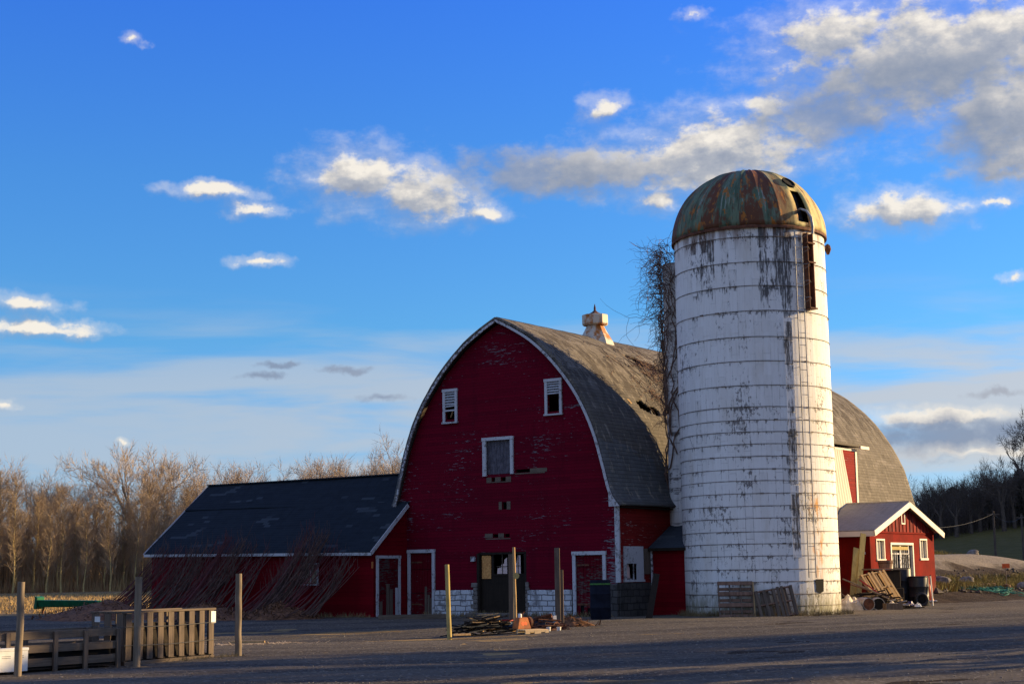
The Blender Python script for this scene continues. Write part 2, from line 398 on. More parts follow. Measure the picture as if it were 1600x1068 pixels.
def dome_mat():
    n = mat('dome_rusted_green_metal')
    x, y, z = n.sep(n.obj)
    ang = n.m('MULTIPLY', n.m('ARCTAN2', y, x), 2.9)
    pv = n.comb(ang, z, 0.0)
    f = n.noise(n.scale(pv, (1.6, 0.55, 1)), 1.5, 8, 0.68)
    g = n.noise(n.scale(pv, (1.0, 0.45, 1)), 1.3, 5, 0.6, 0.4)
    pl = n.white(n.comb(n.m('FLOOR', n.m('DIVIDE', ang, 0.759)), 3.0, 0.0))
    s = n.noise(n.scale(pv, (6, 0.3, 1)), 1.4, 6, 0.7)
    c = n.mix(n.ss(f, 0.38, 0.6), (0.045, 0.085, 0.048), (0.125, 0.165, 0.10))
    c = n.mix(n.ss(s, 0.54, 0.66, 0, 0.75), c, (0.30, 0.32, 0.27))
    c = n.mix(n.ss(n.noise(n.scale(pv, (5, 0.35, 1)), 1.7, 6, 0.7), 0.55, 0.66, 0, 0.8), c, (0.035, 0.022, 0.018))
    r = n.m('ADD', n.m('ADD', n.m('MULTIPLY', g, 0.6), n.m('MULTIPLY', n.noise(n.scale(pv, (3.2, 1.1, 1)), 1.6, 8, 0.7), 0.4)), n.m('MULTIPLY', n.m('SUBTRACT', pl, 0.5), 0.13))
    c = n.mix(n.ss(r, 0.455, 0.54, 0, 0.95), c, n.mix(f, (0.12, 0.028, 0.012), (0.10, 0.04, 0.016)))
    c = n.mix(n.ss(n.m('ADD', n.noise(n.scale(pv, (2.6, 1.3, 1)), 1.3, 7, 0.7), n.m('MULTIPLY', n.m('SUBTRACT', s, 0.5), 0.35)), 0.555, 0.61), c, n.mix(f, (0.40, 0.15, 0.018), (0.24, 0.07, 0.015)))
    # yellow sunlight painted over the dome's right side, round the opening
    ych = n.ss(ang, -4.0, -2.7)
    c = n.mix(n.m('MULTIPLY', n.m('MULTIPLY', ych, n.ss(f, 0.36, 0.54)), 0.85), c, n.mix(s, (0.46, 0.33, 0.045), (0.52, 0.47, 0.28)))
    return fin(n, c, 0.75, f, 0.5, 0.02, spec=0.25)


MT['dome'] = dome_mat()


def wood(name, c1, c2, axis='z', rough=0.85, knots=True):
    n = mat(name)
    st = {'x': (0.6, 9, 9), 'y': (9, 0.6, 9), 'z': (9, 9, 0.6)}[axis]
    oi = n.node('ShaderNodeObjectInfo', {}, out=None)
    off = n.scale(n.comb(oi.outputs['Random'], oi.outputs['Random'], oi.outputs['Random']), (31, 17, 23))
    v = n.vm('ADD', n.obj, off)
    f = n.noise(n.scale(v, st), 2.2, 7, 0.65)
    b = n.noise(v, 2.5, 4, 0.6)
    c = n.mix(n.ss(f, 0.3, 0.7), c1, c2)
    c = n.mix(n.ss(b, 0.5, 0.75, 0, 0.5), c, tuple(x * 0.5 for x in c2))
    c = n.mix(n.m('MULTIPLY', oi.outputs['Random'], 0.25), c, c1)
    return fin(n, c, rough, f, 0.5, 0.012, spec=0.15)


MT['wood_grey'] = wood('weathered_grey_wood', (0.150, 0.112, 0.082), (0.075, 0.056, 0.043))
MT['wood_grey_x'] = wood('weathered_grey_wood_rail', (0.160, 0.120, 0.086), (0.075, 0.056, 0.042), 'x')
MT['wood_post'] = wood('post_wood', (0.24, 0.185, 0.13), (0.13, 0.10, 0.07))
MT['wood_yellow'] = wood('treated_yellow_wood', (0.44, 0.34, 0.13), (0.30, 0.22, 0.08))
MT['wood_dark'] = wood('dark_old_wood', (0.028, 0.019, 0.013), (0.014, 0.010, 0.007))
MT['wood_pale'] = wood('fresh_pale_wood', (0.62, 0.46, 0.27), (0.50, 0.36, 0.2), 'x')
MT['wood_pallet'] = wood('pallet_brown_wood', (0.24, 0.14, 0.095), (0.12, 0.072, 0.05))
MT['wood_tan'] = wood('tan_pallet_wood', (0.46, 0.30, 0.14), (0.30, 0.19, 0.09))
MT['osb'] = simple('strand_board', (0.66, 0.33, 0.10), (0.42, 0.19, 0.055), 14, 0.8, bs=0.3)
MT['black_hole'] = simple('dark_interior', (0.008, 0.007, 0.007), (0.004, 0.004, 0.004), 3, 0.95, bs=0.0)
MT['barn_inside'] = simple('old_barn_interior', (0.07, 0.05, 0.04), (0.04, 0.03, 0.024), 3, 0.95)
MT['pane_lit'] = simple('lit_pane', (0.66, 0.46, 0.40), (0.50, 0.36, 0.32), 4, 0.4, bs=0.05, spec=0.5)  # pale colour stands in for light inside the barn
MT['board_blue'] = simple('old_blue_grey_board', (0.11, 0.10, 0.115), (0.05, 0.045, 0.055), 5, 0.85, (3, 3, 1))
MT['glass_dark'] = simple('dark_window_glass', (0.02, 0.022, 0.025), (0.035, 0.035, 0.04), 2, 0.12, bs=0.02, spec=0.6)
MT['glass_pale'] = simple('curtained_glass', (0.34, 0.35, 0.34), (0.16, 0.17, 0.18), 1.6, 0.25, (4, 4, 0.7), bs=0.02, spec=0.5)
MT['metal_galv'] = simple('galvanised_metal', (0.42, 0.40, 0.37), (0.25, 0.23, 0.21), 5, 0.5, metal=0.35)
MT['metal_rust'] = simple('rusty_iron', (0.16, 0.06, 0.03), (0.07, 0.03, 0.018), 7, 0.85)
MT['metal_orange'] = simple('orange_rusted_paint', (0.50, 0.15, 0.035), (0.26, 0.085, 0.03), 6, 0.7)
MT['orange_bright'] = simple('bright_orange_plastic', (0.75, 0.13, 0.025), (0.60, 0.09, 0.02), 5, 0.5, bs=0.1)
MT['black_plastic'] = simple('black_plastic', (0.010, 0.010, 0.013), (0.018, 0.018, 0.022), 4, 0.5, bs=0.1, spec=0.3)
MT['navy_plastic'] = simple('navy_plastic', (0.006, 0.007, 0.014), (0.010, 0.012, 0.022), 4, 0.7, bs=0.1, spec=0.08)
MT['green_stripe'] = simple('green_band', (0.05, 0.16, 0.03), (0.04, 0.11, 0.02), 4, 0.6, bs=0.1)
MT['green_paint'] = simple('green_machine_paint', (0.006, 0.11, 0.045), (0.006, 0.07, 0.03), 4, 0.5, bs=0.1)
MT['white_paint'] = simple('white_card', (0.70, 0.69, 0.66), (0.56, 0.55, 0.52), 3, 0.6, bs=0.1)
MT['grey_ink'] = simple('grey_print', (0.22, 0.22, 0.23), (0.3, 0.3, 0.3), 9, 0.7, bs=0.0)
MT['green_ink'] = simple('green_print', (0.05, 0.22, 0.12), (0.05, 0.18, 0.1), 9, 0.7, bs=0.0)
MT['tarp'] = simple('dirty_tarp', (0.62, 0.52, 0.38), (0.34, 0.27, 0.19), 3, 0.7, bs=0.6)
MT['purple_bag'] = simple('purple_bag_plastic', (0.07, 0.055, 0.15), (0.04, 0.03, 0.09), 6, 0.4)
MT['red_paint'] = simple('faded_red_paint', (0.34, 0.03, 0.025), (0.2, 0.02, 0.02), 5, 0.5)
MT['blue_paint'] = simple('blue_bucket', (0.03, 0.07, 0.16), (0.02, 0.045, 0.10), 5, 0.5)
MT['vine'] = simple('dead_vine_bark', (0.19, 0.115, 0.08), (0.10, 0.062, 0.046), 6, 0.9)
MT['brush'] = simple('cut_brush_bark', (0.115, 0.062, 0.045), (0.055, 0.03, 0.024), 5, 0.85)
MT['brush_b'] = simple('cut_brush_red_bark', (0.125, 0.035, 0.032), (0.07, 0.022, 0.022), 5, 0.85)
MT['mulch'] = simple('red_brown_mulch', (0.22, 0.10, 0.045), (0.09, 0.042, 0.022), 9, 0.95, bs=1.0)
MT['bark_warm'] = simple('pale_olive_bark', (0.44, 0.33, 0.13), (0.30, 0.22, 0.09), 2.5, 0.9)
MT['twig_warm'] = simple('warm_bare_twigs', (0.32, 0.235, 0.15), (0.22, 0.16, 0.10), 0.6, 0.9)
MT['twig_pale'] = simple('pale_bare_twigs', (0.46, 0.35, 0.24), (0.32, 0.24, 0.165), 0.6, 0.9)
MT['bark_dark'] = simple('dark_bark', (0.10, 0.072, 0.052), (0.06, 0.045, 0.033), 3, 0.9)
MT['thicket'] = simple('russet_thicket', (0.42, 0.275, 0.15), (0.27, 0.175, 0.095), 0.25, 0.95)
MT['needles'] = simple('dark_conifer_needles', (0.020, 0.030, 0.014), (0.040, 0.042, 0.018), 0.8, 0.85)
MT['rope'] = simple('green_netting_cord', (0.015, 0.11, 0.075), (0.02, 0.2, 0.14), 8, 0.7)
MT['stone_rubble'] = simple('rubble_stone', (0.22, 0.19, 0.155), (0.11, 0.092, 0.075), 3, 0.95, bs=0.8)
MT['wire'] = simple('dark_wire', (0.10, 0.10, 0.10), (0.06, 0.06, 0.06), 3, 0.6)
MT['cream_sheet'] = simple('corrugated_cream_sheet', (0.60, 0.54, 0.43), (0.50, 0.45, 0.36), 3, 0.7, (1, 6, 0.5))


# ------------------------------------------------------------------ mesh helper
class MB:
    def __init__(self):
        self.v, self.f, self.uv, self.M = [], [], {}, Matrix()

    def face(self, pts, uv=None):
        b = len(self.v)
        for p in pts:
            self.v.append(tuple(self.M @ Vector(p)))
        if uv:
            self.uv[len(self.f)] = uv
        self.f.append(list(range(b, b + len(pts))))

    def grid(self, rows, close=False, skip=None, uv=None):
        b = len(self.v)
        nr, nc = len(rows), len(rows[0])
        for r in rows:
            for p in r:
                self.v.append(tuple(self.M @ Vector(p)))
        for i in range(nr - 1):
            for j in range(nc if close else nc - 1):
                if skip and skip(i, j):
                    continue
                j2 = (j + 1) % nc
                if uv:
                    self.uv[len(self.f)] = [uv[i][j], uv[i][j2], uv[i + 1][j2], uv[i + 1][j]]
                self.f.append([b + i * nc + j, b + i * nc + j2, b + (i + 1) * nc + j2, b + (i + 1) * nc + j])

    def box(self, x0, x1, y0, y1, z0, z1):
        self.hexa([(x0, y0, z0), (x1, y0, z0), (x1, y1, z0), (x0, y1, z0), (x0, y0, z1), (x1, y0, z1), (x1, y1, z1), (x0, y1, z1)])

    def hexa(self, p):
        b = len(self.v)
        for q in p:
            self.v.append(tuple(self.M @ Vector(q)))
        for q in ((0, 3, 2, 1), (4, 5, 6, 7), (0, 1, 5, 4), (1, 2, 6, 5), (2, 3, 7, 6), (3, 0, 4, 7)):
            self.f.append([b + i for i in q])

    def beam(self, a, c, wd, th, up=(0, 0, 1)):
        a, c = Vector(a), Vector(c)
        d = (c - a).normalized()
        s = d.cross(Vector(up))
        if s.length < 1e-4:
            s = d.cross(Vector((1, 0, 0)))
        s.normalize()
        n = s.cross(d)
        s, n = s * wd / 2, n * th / 2
        self.hexa([a - s - n, a + s - n, c + s - n, c - s - n, a - s + n, a + s + n, c + s + n, c - s + n])

    def tube(self, pts, rad, n=6, cap=True):
        pts = [Vector(p) for p in pts]
        if not isinstance(rad, (list, tuple)):
            rad = [rad] * len(pts)
        b = len(self.v)
        ref = Vector((0.31, 0.21, 0.93))
        for i, p in enumerate(pts):
            d = (pts[min(i + 1, len(pts) - 1)] - pts[max(i - 1, 0)])
            d = d.normalized() if d.length > 1e-6 else Vector((0, 0, 1))
            s = d.cross(ref)
            if s.length < 0.05:
                s = d.cross(Vector((1, 0, 0)))
            s.normalize()
            t = d.cross(s)
            for k in range(n):
                a = 2 * pi * k / n
                self.v.append(tuple(self.M @ (p + (s * cos(a) + t * sin(a)) * rad[i])))
        for i in range(len(pts) - 1):
            for k in range(n):
                k2 = (k + 1) % n
                self.f.append([b + i * n + k, b + i * n + k2, b + (i + 1) * n + k2, b + (i + 1) * n + k])
        if cap:
            self.f.append([b + k for k in range(n)][::-1])
            e = b + (len(pts) - 1) * n
            self.f.append([e + k for k in range(n)])

    def lathe(self, prof, n=24, c=(0, 0, 0), a0=0.0, cap0=False, cap1=False):
        rows = [[(c[0] + r * cos(a0 + 2 * pi * k / n), c[1] + r * sin(a0 + 2 * pi * k / n), c[2] + z) for k in range(n)] for r, z in prof]
        self.grid(rows, close=True)
        if cap0:
            self.face(rows[0][::-1])
        if cap1:
            self.face(rows[-1])

    def build(self, name, m, parent=None, smooth=False, sharp=40, solid=0.0, bevel=0.0):
        me = bpy.data.meshes.new(name)
        me.from_pydata(self.v, [], self.f)
        if self.uv:
            l = me.uv_layers.new(name='UVMap')
            k = 0
            dat = [0.0] * (2 * len(me.loops))
            for i, f in enumerate(self.f):
                u = self.uv.get(i)
                for j in range(len(f)):
                    if u:
                        dat[2 * k], dat[2 * k + 1] = u[j]
                    k += 1
            l.data.foreach_set('uv', dat)
        me.materials.append(MT[m] if isinstance(m, str) else m)
        if smooth:
            me.polygons.foreach_set('use_smooth', [True] * len(me.polygons))
            if sharp:
                me.set_sharp_from_angle(angle=R(sharp))
        me.update()
        o = bpy.data.objects.new(name, me)
        COL.objects.link(o)
        if parent is not None:
            o.parent = parent
        if solid:
            md = o.modifiers.new('thickness', 'SOLIDIFY')
            md.thickness = solid
            md.offset = -1
        if bevel:
            md = o.modifiers.new('edge', 'BEVEL')
            md.width = bevel
            md.segments = 1
            md.limit_method = 'ANGLE'
        return o


def tag(o, label, cat, group=None, kind=None):
    o['label'] = label
    o['category'] = cat
    if group:
        o['group'] = group
    if kind:
        o['kind'] = kind
    return o


def thing(name, label, cat, loc=(0, 0, 0), rz=0.0, group=None, kind=None):
    o = bpy.data.objects.new(name, None)
    COL.objects.link(o)
    o.location = loc
    o.rotation_euler = (0, 0, rz)
    o.empty_display_size = 0.2
    return tag(o, label, cat, group, kind)


def copy_tree(o, parent=None):
    c = o.copy()
    COL.objects.link(c)
    if parent is not None:
        c.parent = parent
    for ch in list(o.children):
        copy_tree(ch, c)
    return c


def sst(a, b, x):
    t = max(0.0, min(1.0, (x - a) / (b - a)))
    return t * t * (3 - 2 * t)


def part(name, m, parent, fn, **kw):
    b = MB()
    fn(b)
    return b.build(name, m, parent, **kw)


def boxpart(name, m, parent, dims, **kw):
    b = MB()
    b.box(*dims)
    return b.build(name, m, parent, **kw)


# ------------------------------------------------------------------ ground
def gh(x, y):
    n = 0.7071 * ((y - 62) - (x - 12))
    l = 0.7071 * ((x - 12) + (y - 62))
    h = 0.0
    if y > 1:
        side = sst(0.17, 0.215, x / y)
        h += side * (0.5 * sst(0.5, 3.8, n) * sst(-4, 4, l) + 1.9 * sst(6, 15, n) * sst(10, 18, l) * (1 - 0.42 * sst(38, 50, l)) * (1 - 0.9 * sst(105, 125, y)))
        h += sst(118, 300, y) * 10.0 * sst(0.12, 0.34, x / y)
    h += 0.02 * max(0.0, x) * sst(55, 44, y) * sst(60, 30, x) - 0.22 * sst(3, -7, x) * sst(36, 43, y) * sst(57, 50, y) * sst(-60, -30, x)
    h += 96 * math.exp(-(((x - 345) / 120) ** 2 + ((y - 290) / 150) ** 2))
    return h


def axis_steps(segs):
    out = []
    for a, b, s in segs:
        k = max(1, round((b - a) / s))
        out += [a + (b - a) * i / k for i in range(k)]
    return out + [segs[-1][1]]


def ground_mat():
    n = mat('field_and_hill_ground')
    x, y, z = n.sep(n.pos)
    big = n.noise(n.pos, 0.05, 5, 0.6)
    med = n.noise(n.pos, 0.6, 6, 0.65)
    fine = n.noise(n.pos, 7.0, 5, 0.7)
    rows = n.noise(n.scale(n.pos, (0.35, 3.0, 1)), 0.8, 5, 0.65)
    field = n.mix(n.ss(n.m('ADD', rows, n.m('MULTIPLY', n.m('SUBTRACT', big, 0.5), 0.5)), 0.40, 0.6), (0.085, 0.062, 0.042), (0.34, 0.235, 0.105))
    field = n.mix(n.ss(fine, 0.45, 0.7, 0, 0.6), field, (0.16, 0.115, 0.06))
    grass = n.mix(n.ss(med, 0.35, 0.65), (0.10, 0.078, 0.016), (0.13, 0.10, 0.03))
    grass = n.mix(n.ss(fine, 0.4, 0.7, 0, 0.5), grass, (0.05, 0.055, 0.02))
    dirt = n.mix(n.ss(med, 0.35, 0.65), (0.050, 0.036, 0.025), (0.022, 0.016, 0.012))
    dirt = n.mix(n.ss(fine, 0.5, 0.7, 0, 0.7), dirt, (0.11, 0.09, 0.07))
    gravel = n.mix(n.ss(fine, 0.4, 0.65), (0.27, 0.225, 0.165), (0.17, 0.14, 0.10))
    w1 = n.m('MULTIPLY', n.m('SUBTRACT', med, 0.5), 5.0)
    nn = n.m('ADD', n.m('MULTIPLY', n.m('SUBTRACT', n.m('SUBTRACT', y, 62.0), n.m('SUBTRACT', x, 12.0)), 0.7071), w1)
    right = n.ss(n.m('DIVIDE', x, n.m('MAXIMUM', y, 5.0)), 0.10, 0.14)
    c = n.mix(right, field, dirt)
    c = n.mix(n.m('MULTIPLY', right, n.ss(nn, 10.0, 11.5)), c, gravel)
    c = n.mix(n.m('MULTIPLY', right, n.ss(nn, 21.0, 23.0)), c, grass)
    h = n.m('ADD', med, n.m('MULTIPLY', fine, 0.6))
    return fin(n, c, 0.95, h, 0.8, 0.12, spec=0.05)


xs = axis_steps([(-2600, -400, 220), (-400, -100, 25), (-100, -40, 6), (-40, 10, 3), (10, 60, 1.0), (60, 140, 4), (140, 560, 15), (560, 2600, 200)])
ys = axis_steps([(-300, -20, 40), (-20, 55, 3), (55, 130, 1.0), (130, 420, 9), (420, 900, 60), (900, 4200, 300)])
b = MB()
b.grid([[(x, y, gh(x, y) + ((0.10 + 0.30 * sst(4, 7, 0.7071 * ((y - 62) - (x - 12))) * sst(14, 11, 0.7071 * ((y - 62) - (x - 12)))) * (mnoise.noise((x * 0.4, y * 0.4, 0)) + 0.6 * mnoise.noise((x * 0.9, y * 0.9, 4)))
                                 * sst(0.12, 0.2, x / max(y, 1)) * sst(1.5, 4, 0.7071 * ((y - 62) - (x - 12))) if 55 < y < 130 else 0)) for x in xs] for y in ys])
ground = b.build('ground', ground_mat(), smooth=True, sharp=0)
ground['kind'] = 'structure'


def yard_mat():
    n = mat('gravel_yard_surface')
    x, y, z = n.sep(n.pos)
    big = n.noise(n.pos, 0.08, 4, 0.55)
    # wheel tracks: long packed bands running across the yard, gently curved
    bend = n.m('MULTIPLY', n.noise(n.scale(n.pos, (0.03, 0.03, 0)), 1.0, 2), 9.0)
    q = n.comb(n.m('MULTIPLY', x, 0.05), n.m('ADD', n.m('ADD', y, n.m('MULTIPLY', x, -0.22)), bend), 0.0)
    tr = n.noise(q, 0.55, 5, 0.6)
    med = n.noise(n.pos, 0.9, 7, 0.65)
    fine = n.noise(n.pos, 26.0, 3, 0.7)
    vor = n.node('ShaderNodeTexVoronoi', {'Vector': n.pos, 'Scale': 21.0}, out=None)
    peb = n.node('ShaderNodeSeparateColor', {0: vor.outputs['Color']}, out=0)
    c = n.mix(n.ss(big, 0.35, 0.65), (0.118, 0.098, 0.074), (0.088, 0.074, 0.058))
    c = n.mix(n.ss(tr, 0.45, 0.58, 0, 0.85), c, (0.044, 0.039, 0.035))
    c = n.mix(n.ss(med, 0.46, 0.72, 0, 0.50), c, (0.055, 0.047, 0.040))
    c = n.mix(n.ss(fine, 0.40, 0.62, 0.0, 0.35), c, (0.17, 0.148, 0.12))
    c = n.mix(n.ss(peb, 0.90, 0.95, 0, 0.55), c, (0.27, 0.24, 0.20))
    c = n.mix(n.ss(peb, 0.08, 0.03, 0, 0.6), c, (0.03, 0.027, 0.025))
    h = n.m('ADD', n.m('MULTIPLY', fine, 0.35), n.m('ADD', n.m('MULTIPLY', peb, 0.25), n.m('MULTIPLY', med, 0.55)))
    return fin(n, c, 0.95, h, 0.8, 0.05, spec=0.04)


def yard_h(x, y):
    return 0.02 + 0.035 * mnoise.noise((x * 0.33, y * 0.5, 1)) + 0.02 * mnoise.noise((x * 1.1, y * 1.4, 5)) + 0.012 * mnoise.noise((x * 3.1, y * 3.3, 7))


yx = axis_steps([(-70, -24, 2), (-24, 28, 0.4), (28, 70, 2)])
yy = axis_steps([(-25, 18, 2), (18, 70, 0.4), (70, 80, 0.6)])
b = MB()


def in_yard(x, y):
    nrm = 0.7071 * ((y - 62) - (x - 12)) + 0.5 * mnoise.noise((x * 0.7, y * 0.7, 2))
    if x > 8 and nrm > 0.6:
        return False
    if x <= 8 and y > 70.5 + 0.8 * mnoise.noise((x * 0.4, 3, 2)) + 0.05 * x:
        return False
    return True


b.grid([[(x, y, yard_h(x, y) + gh(x, y)) for x in yx] for y in yy], skip=lambda i, j: not in_yard((yx[j] + yx[j + 1]) / 2, (yy[i] + yy[i + 1]) / 2))
yard = b.build('gravel_yard', yard_mat(), smooth=True, sharp=0)
yard['kind'] = 'structure'

rng = random.Random(5)
b = MB()


def pebble(b, x, y, z, s, rr):
    p = []
    for k in range(6):
        d = [(1, 0, 0), (0, 1, 0), (-1, 0, 0), (0, -1, 0), (0, 0, 1), (0, 0, -1)][k]
        q = s * rr.uniform(0.6, 1.3)
        p.append((x + d[0] * q, y + d[1] * q, z + d[2] * q * 0.7))
    i0 = len(b.v)
    b.v += p
    for k in range(4):
        b.f.append([i0 + k, i0 + (k + 1) % 4, i0 + 4])
        b.f.append([i0 + (k + 1) % 4, i0 + k, i0 + 5])


for i in range(5200):
    y = 20 + 50 * rng.random() ** 1.3
    x = rng.uniform(-0.36, 0.36) * y
    if in_yard(x, y):
        pebble(b, x, y, yard_h(x, y) + gh(x, y) + 0.004, rng.uniform(0.008, 0.022) * (1.6 if rng.random() < 0.06 else 1), rng)
o = b.build('loose_gravel', 'stone_rubble')
tag(o, 'loose pale gravel stones scattered over the yard in front of the barn', 'gravel', kind='stuff')

# ------------------------------------------------------------------ the barn (local: x across the gable, y along the ridge)
BARN_RZ = R(-35.4)
BARN_O = Vector((-0.62, 58.6, 0))
CX, AX = Vector((cos(R(35.4)), -sin(R(35.4)), 0)), Vector((sin(R(35.4)), cos(R(35.4)), 0))


def BL(u, v, z=0.0):
    return BARN_O + CX * u + AX * v + Vector((0, 0, z))


PU = [0, .62, 1.6, 2.54, 3.4, 3.95, 4.4, 4.72, 4.95, 5.10, 5.36]
PZ = [11.19, 10.88, 10.28, 9.45, 8.42, 7.52, 6.50, 5.42, 4.58, 4.24, 3.92]


def interp(x, X, Y):
    if x <= X[0]:
        return Y[0]
    for i in range(len(X) - 1):
        if x <= X[i + 1]:
            return Y[i] + (Y[i + 1] - Y[i]) * (x - X[i]) / (X[i + 1] - X[i])
    return Y[-1]


PS_ = [0.0]
for i in range(len(PU) - 1):
    PS_.append(PS_[-1] + math.hypot(PU[i + 1] - PU[i], PZ[i + 1] - PZ[i]))


def catmull(t, T, V):
    i = 0
    while i < len(T) - 2 and t > T[i + 1]:
        i += 1
    t0, t1 = T[i], T[i + 1]
    h = t1 - t0
    s = (t - t0) / h

    def tan(k):
        if k == 0:
            return (V[1] - V[0]) / (T[1] - T[0])
        if k == len(T) - 1:
            return (V[-1] - V[-2]) / (T[-1] - T[-2])
        return (V[k + 1] - V[k - 1]) / (T[k + 1] - T[k - 1])
    m0, m1 = tan(i) * h, tan(i + 1) * h
    return (2 * s**3 - 3 * s**2 + 1) * V[i] + (s**3 - 2 * s**2 + s) * m0 + (-2 * s**3 + 3 * s**2) * V[i + 1] + (s**3 - s**2) * m1


def prof(s):
    return catmull(s, PS_, PU), catmull(s, PS_, PZ)


SMAX = PS_[-1]
BL_LEN = 29.3
barn = thing('barn', 'tall dark red arched-roof barn with peeling clapboards and curved shingle roof beside the silo', 'barn', BARN_O, BARN_RZ)

# gable wall with true openings
gable_holes = [(-2.64, -2.14, 7.52, 8.61), (2.17, 2.73, 7.50, 8.62), (-0.70, 0.48, 5.30, 6.58),
               (-0.45, -0.28, 5.02, 5.17), (-0.02, 0.22, 5.02, 5.17), (0.66, 1.34, 5.31, 5.43), (0.02, 0.25, 3.97, 4.24), (-0.42, -0.16, 2.93, 3.06), (0.10, 0.36, 2.93, 3.06),
               (-1.12, 1.10, 0.98, 2.38), (-4.42, -3.30, 0.98, 2.42), (3.30, 4.48, 0.98, 2.24)]


def gable_top(u):
    return min(interp(abs(u), [p for p in PU], [z for z in PZ]) - 0.13, 99)


def wall_with_holes(b, u0, u1, z0, topfn, holes, y):
    us = sorted(set([u0, u1] + [h[0] for h in holes] + [h[1] for h in holes] + [u0 + (u1 - u0) * i / 44 for i in range(45)] + [0.0]))
    us = [u for u in us if u0 <= u <= u1]
    zb = sorted(set([z0] + [h[2] for h in holes] + [h[3] for h in holes]))
    for a, c in zip(us[:-1], us[1:]):
        if c - a < 1e-5:
            continue
        ta, tc = topfn(a), topfn(c)
        lim = min(ta, tc)
        zs = [z for z in zb if z < lim - 0.02]
        mid = (a + c) / 2
        for p, q in zip(zs[:-1], zs[1:]):
            zm = (p + q) / 2
            if any(h[0] < mid < h[1] and h[2] < zm < h[3] for h in holes):
                continue
            b.face([(a, y, p), (c, y, p), (c, y, q), (a, y, q)])
        b.face([(a, y, zs[-1]), (c, y, zs[-1]), (c, y, tc), (a, y, ta)])


b = MB()
wall_with_holes(b, -5.05, 5.05, 0.98, gable_top, gable_holes, 0.25)
for (a, c) in ((-5.05, -4.42), (-3.30, -3.19), (3.14, 3.30), (4.48, 4.62)):
    b.face([(a, 0.25, 0.0), (c, 0.25, 0.0), (c, 0.25, 0.98), (a, 0.25, 0.98)])
b.build('gable_wall', 'barn_red', barn, solid=0.12)
part('rear_wall', 'barn_red', barn, lambda b: wall_with_holes(b, -5.05, 5.05, 0.0, gable_top, [], BL_LEN - 0.3))

# side walls
b = MB()
sh = [(0.83, 1.54, 1.31, 1.88)]
us = [0.25, 0.83, 1.54, BL_LEN - 0.3]
zs = [0.0, 1.31, 1.88, 4.40]
for i in range(3):
    for j in range(3):
        if i == 1 and j == 1:
            continue
        b.face([(5.05, us[i], zs[j]), (5.05, us[i + 1], zs[j]), (5.05, us[i + 1], zs[j + 1]), (5.05, us[i], zs[j + 1])])
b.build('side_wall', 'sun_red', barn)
part('side_wall', 'barn_red', barn, lambda b: b.face([(-5.05, 0.25, 0), (-5.05, BL_LEN - 0.3, 0), (-5.05, BL_LEN - 0.3, 4.4), (-5.05, 0.25, 4.4)]))
part('barn_floor', 'barn_inside', barn, lambda b: b.box(-4.9, 4.9, 0.4, BL_LEN - 0.4, 0.02, 0.06))
part('hay_loft', 'barn_inside', barn, lambda b: b.box(-4.9, 4.9, 0.45, BL_LEN - 0.4, 2.62, 2.75))

# roof: two curved shells with ragged holes on the sunny side
NS, NV = 56, 150
holeA = [(1.83, 6.55), (1.78, 6.85), (1.95, 7.1), (2.12, 6.95), (2.1, 6.65)]
holeB = [(2.10, 6.85), (1.85, 7.35), (2.1, 7.7), (2.45, 8.15), (2.85, 8.0), (2.62, 7.3), (2.42, 6.9)]
holeC = [(4.85, 3.95), (4.82, 4.5), (5.08, 4.85), (5.42, 4.75), (5.22, 4.05)]
holeD = [(5.10, 4.8), (5.02, 5.1), (5.2, 5.5), (5.52, 5.4), (5.42, 4.9)]


def inpoly(p, poly):
    x, y = p
    r = False
    for (x1, y1), (x2, y2) in zip(poly, poly[1:] + poly[:1]):
        if (y1 > y) != (y2 > y) and x < (x2 - x1) * (y - y1) / (y2 - y1) + x1:
            r = not r
    return r


def roof_shell(sign, holes):
    b = MB()
    # finer steps where the shell is torn
    vs = axis_steps([(0, 3.8, 0.22), (3.8, 8.4, 0.06), (8.4, BL_LEN, 0.25)])
    ss = axis_steps([(0, 1.7, 0.2), (1.7, 2.8, 0.06), (2.8, 4.8, 0.2), (4.8, 5.6, 0.06), (5.6, SMAX, 0.15)])
    rows, uv = [], []
    for s in ss:
        u, z = prof(s)
        rr, uu = [], []
        for v in vs:
            sag = 0.035 * mnoise.noise((s * 0.5, v * 0.28, sign * 3.0)) * min(1, s) + 0.012 * mnoise.noise((s * 2.2, v * 1.6, sign * 5.0))
            lift = 0.02 * math.sin(v * 0.7) * (1 if s > SMAX - 0.3 else 0)
            rr.append((sign * (u + sag), v, z + sag * 0.6 + lift))
            uu.append((s, v))
        rows.append(rr)
        uv.append(uu)
    b.grid(rows if sign > 0 else [r[::-1] for r in rows], uv=uv if sign > 0 else [r[::-1] for r in uv],
           skip=(lambda i, j: any(inpoly(((ss[i] + ss[i + 1]) / 2, (vs[j] + vs[j + 1]) / 2), h) for h in holes)) if holes else None)
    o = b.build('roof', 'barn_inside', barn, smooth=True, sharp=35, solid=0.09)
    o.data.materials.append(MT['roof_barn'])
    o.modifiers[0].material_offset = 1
    o.modifiers[0].material_offset_rim = 1
    return o


roof_r = roof_shell(1, [holeA, holeB, holeC, holeD])
roof_l = roof_shell(-1, [])


def torn_board(b):
    b.M = Matrix.Translation((3.70, 3.4, 8.05)) @ Matrix.Rotation(R(52), 4, 'Y') @ Matrix.Rotation(R(12), 4, 'Z')
    b.box(-0.14, 0.10, -0.2, 0.22, 0.0, 0.03)
    b.box(-0.05, 0.18, 0.0, 0.13, 0.03, 0.06)


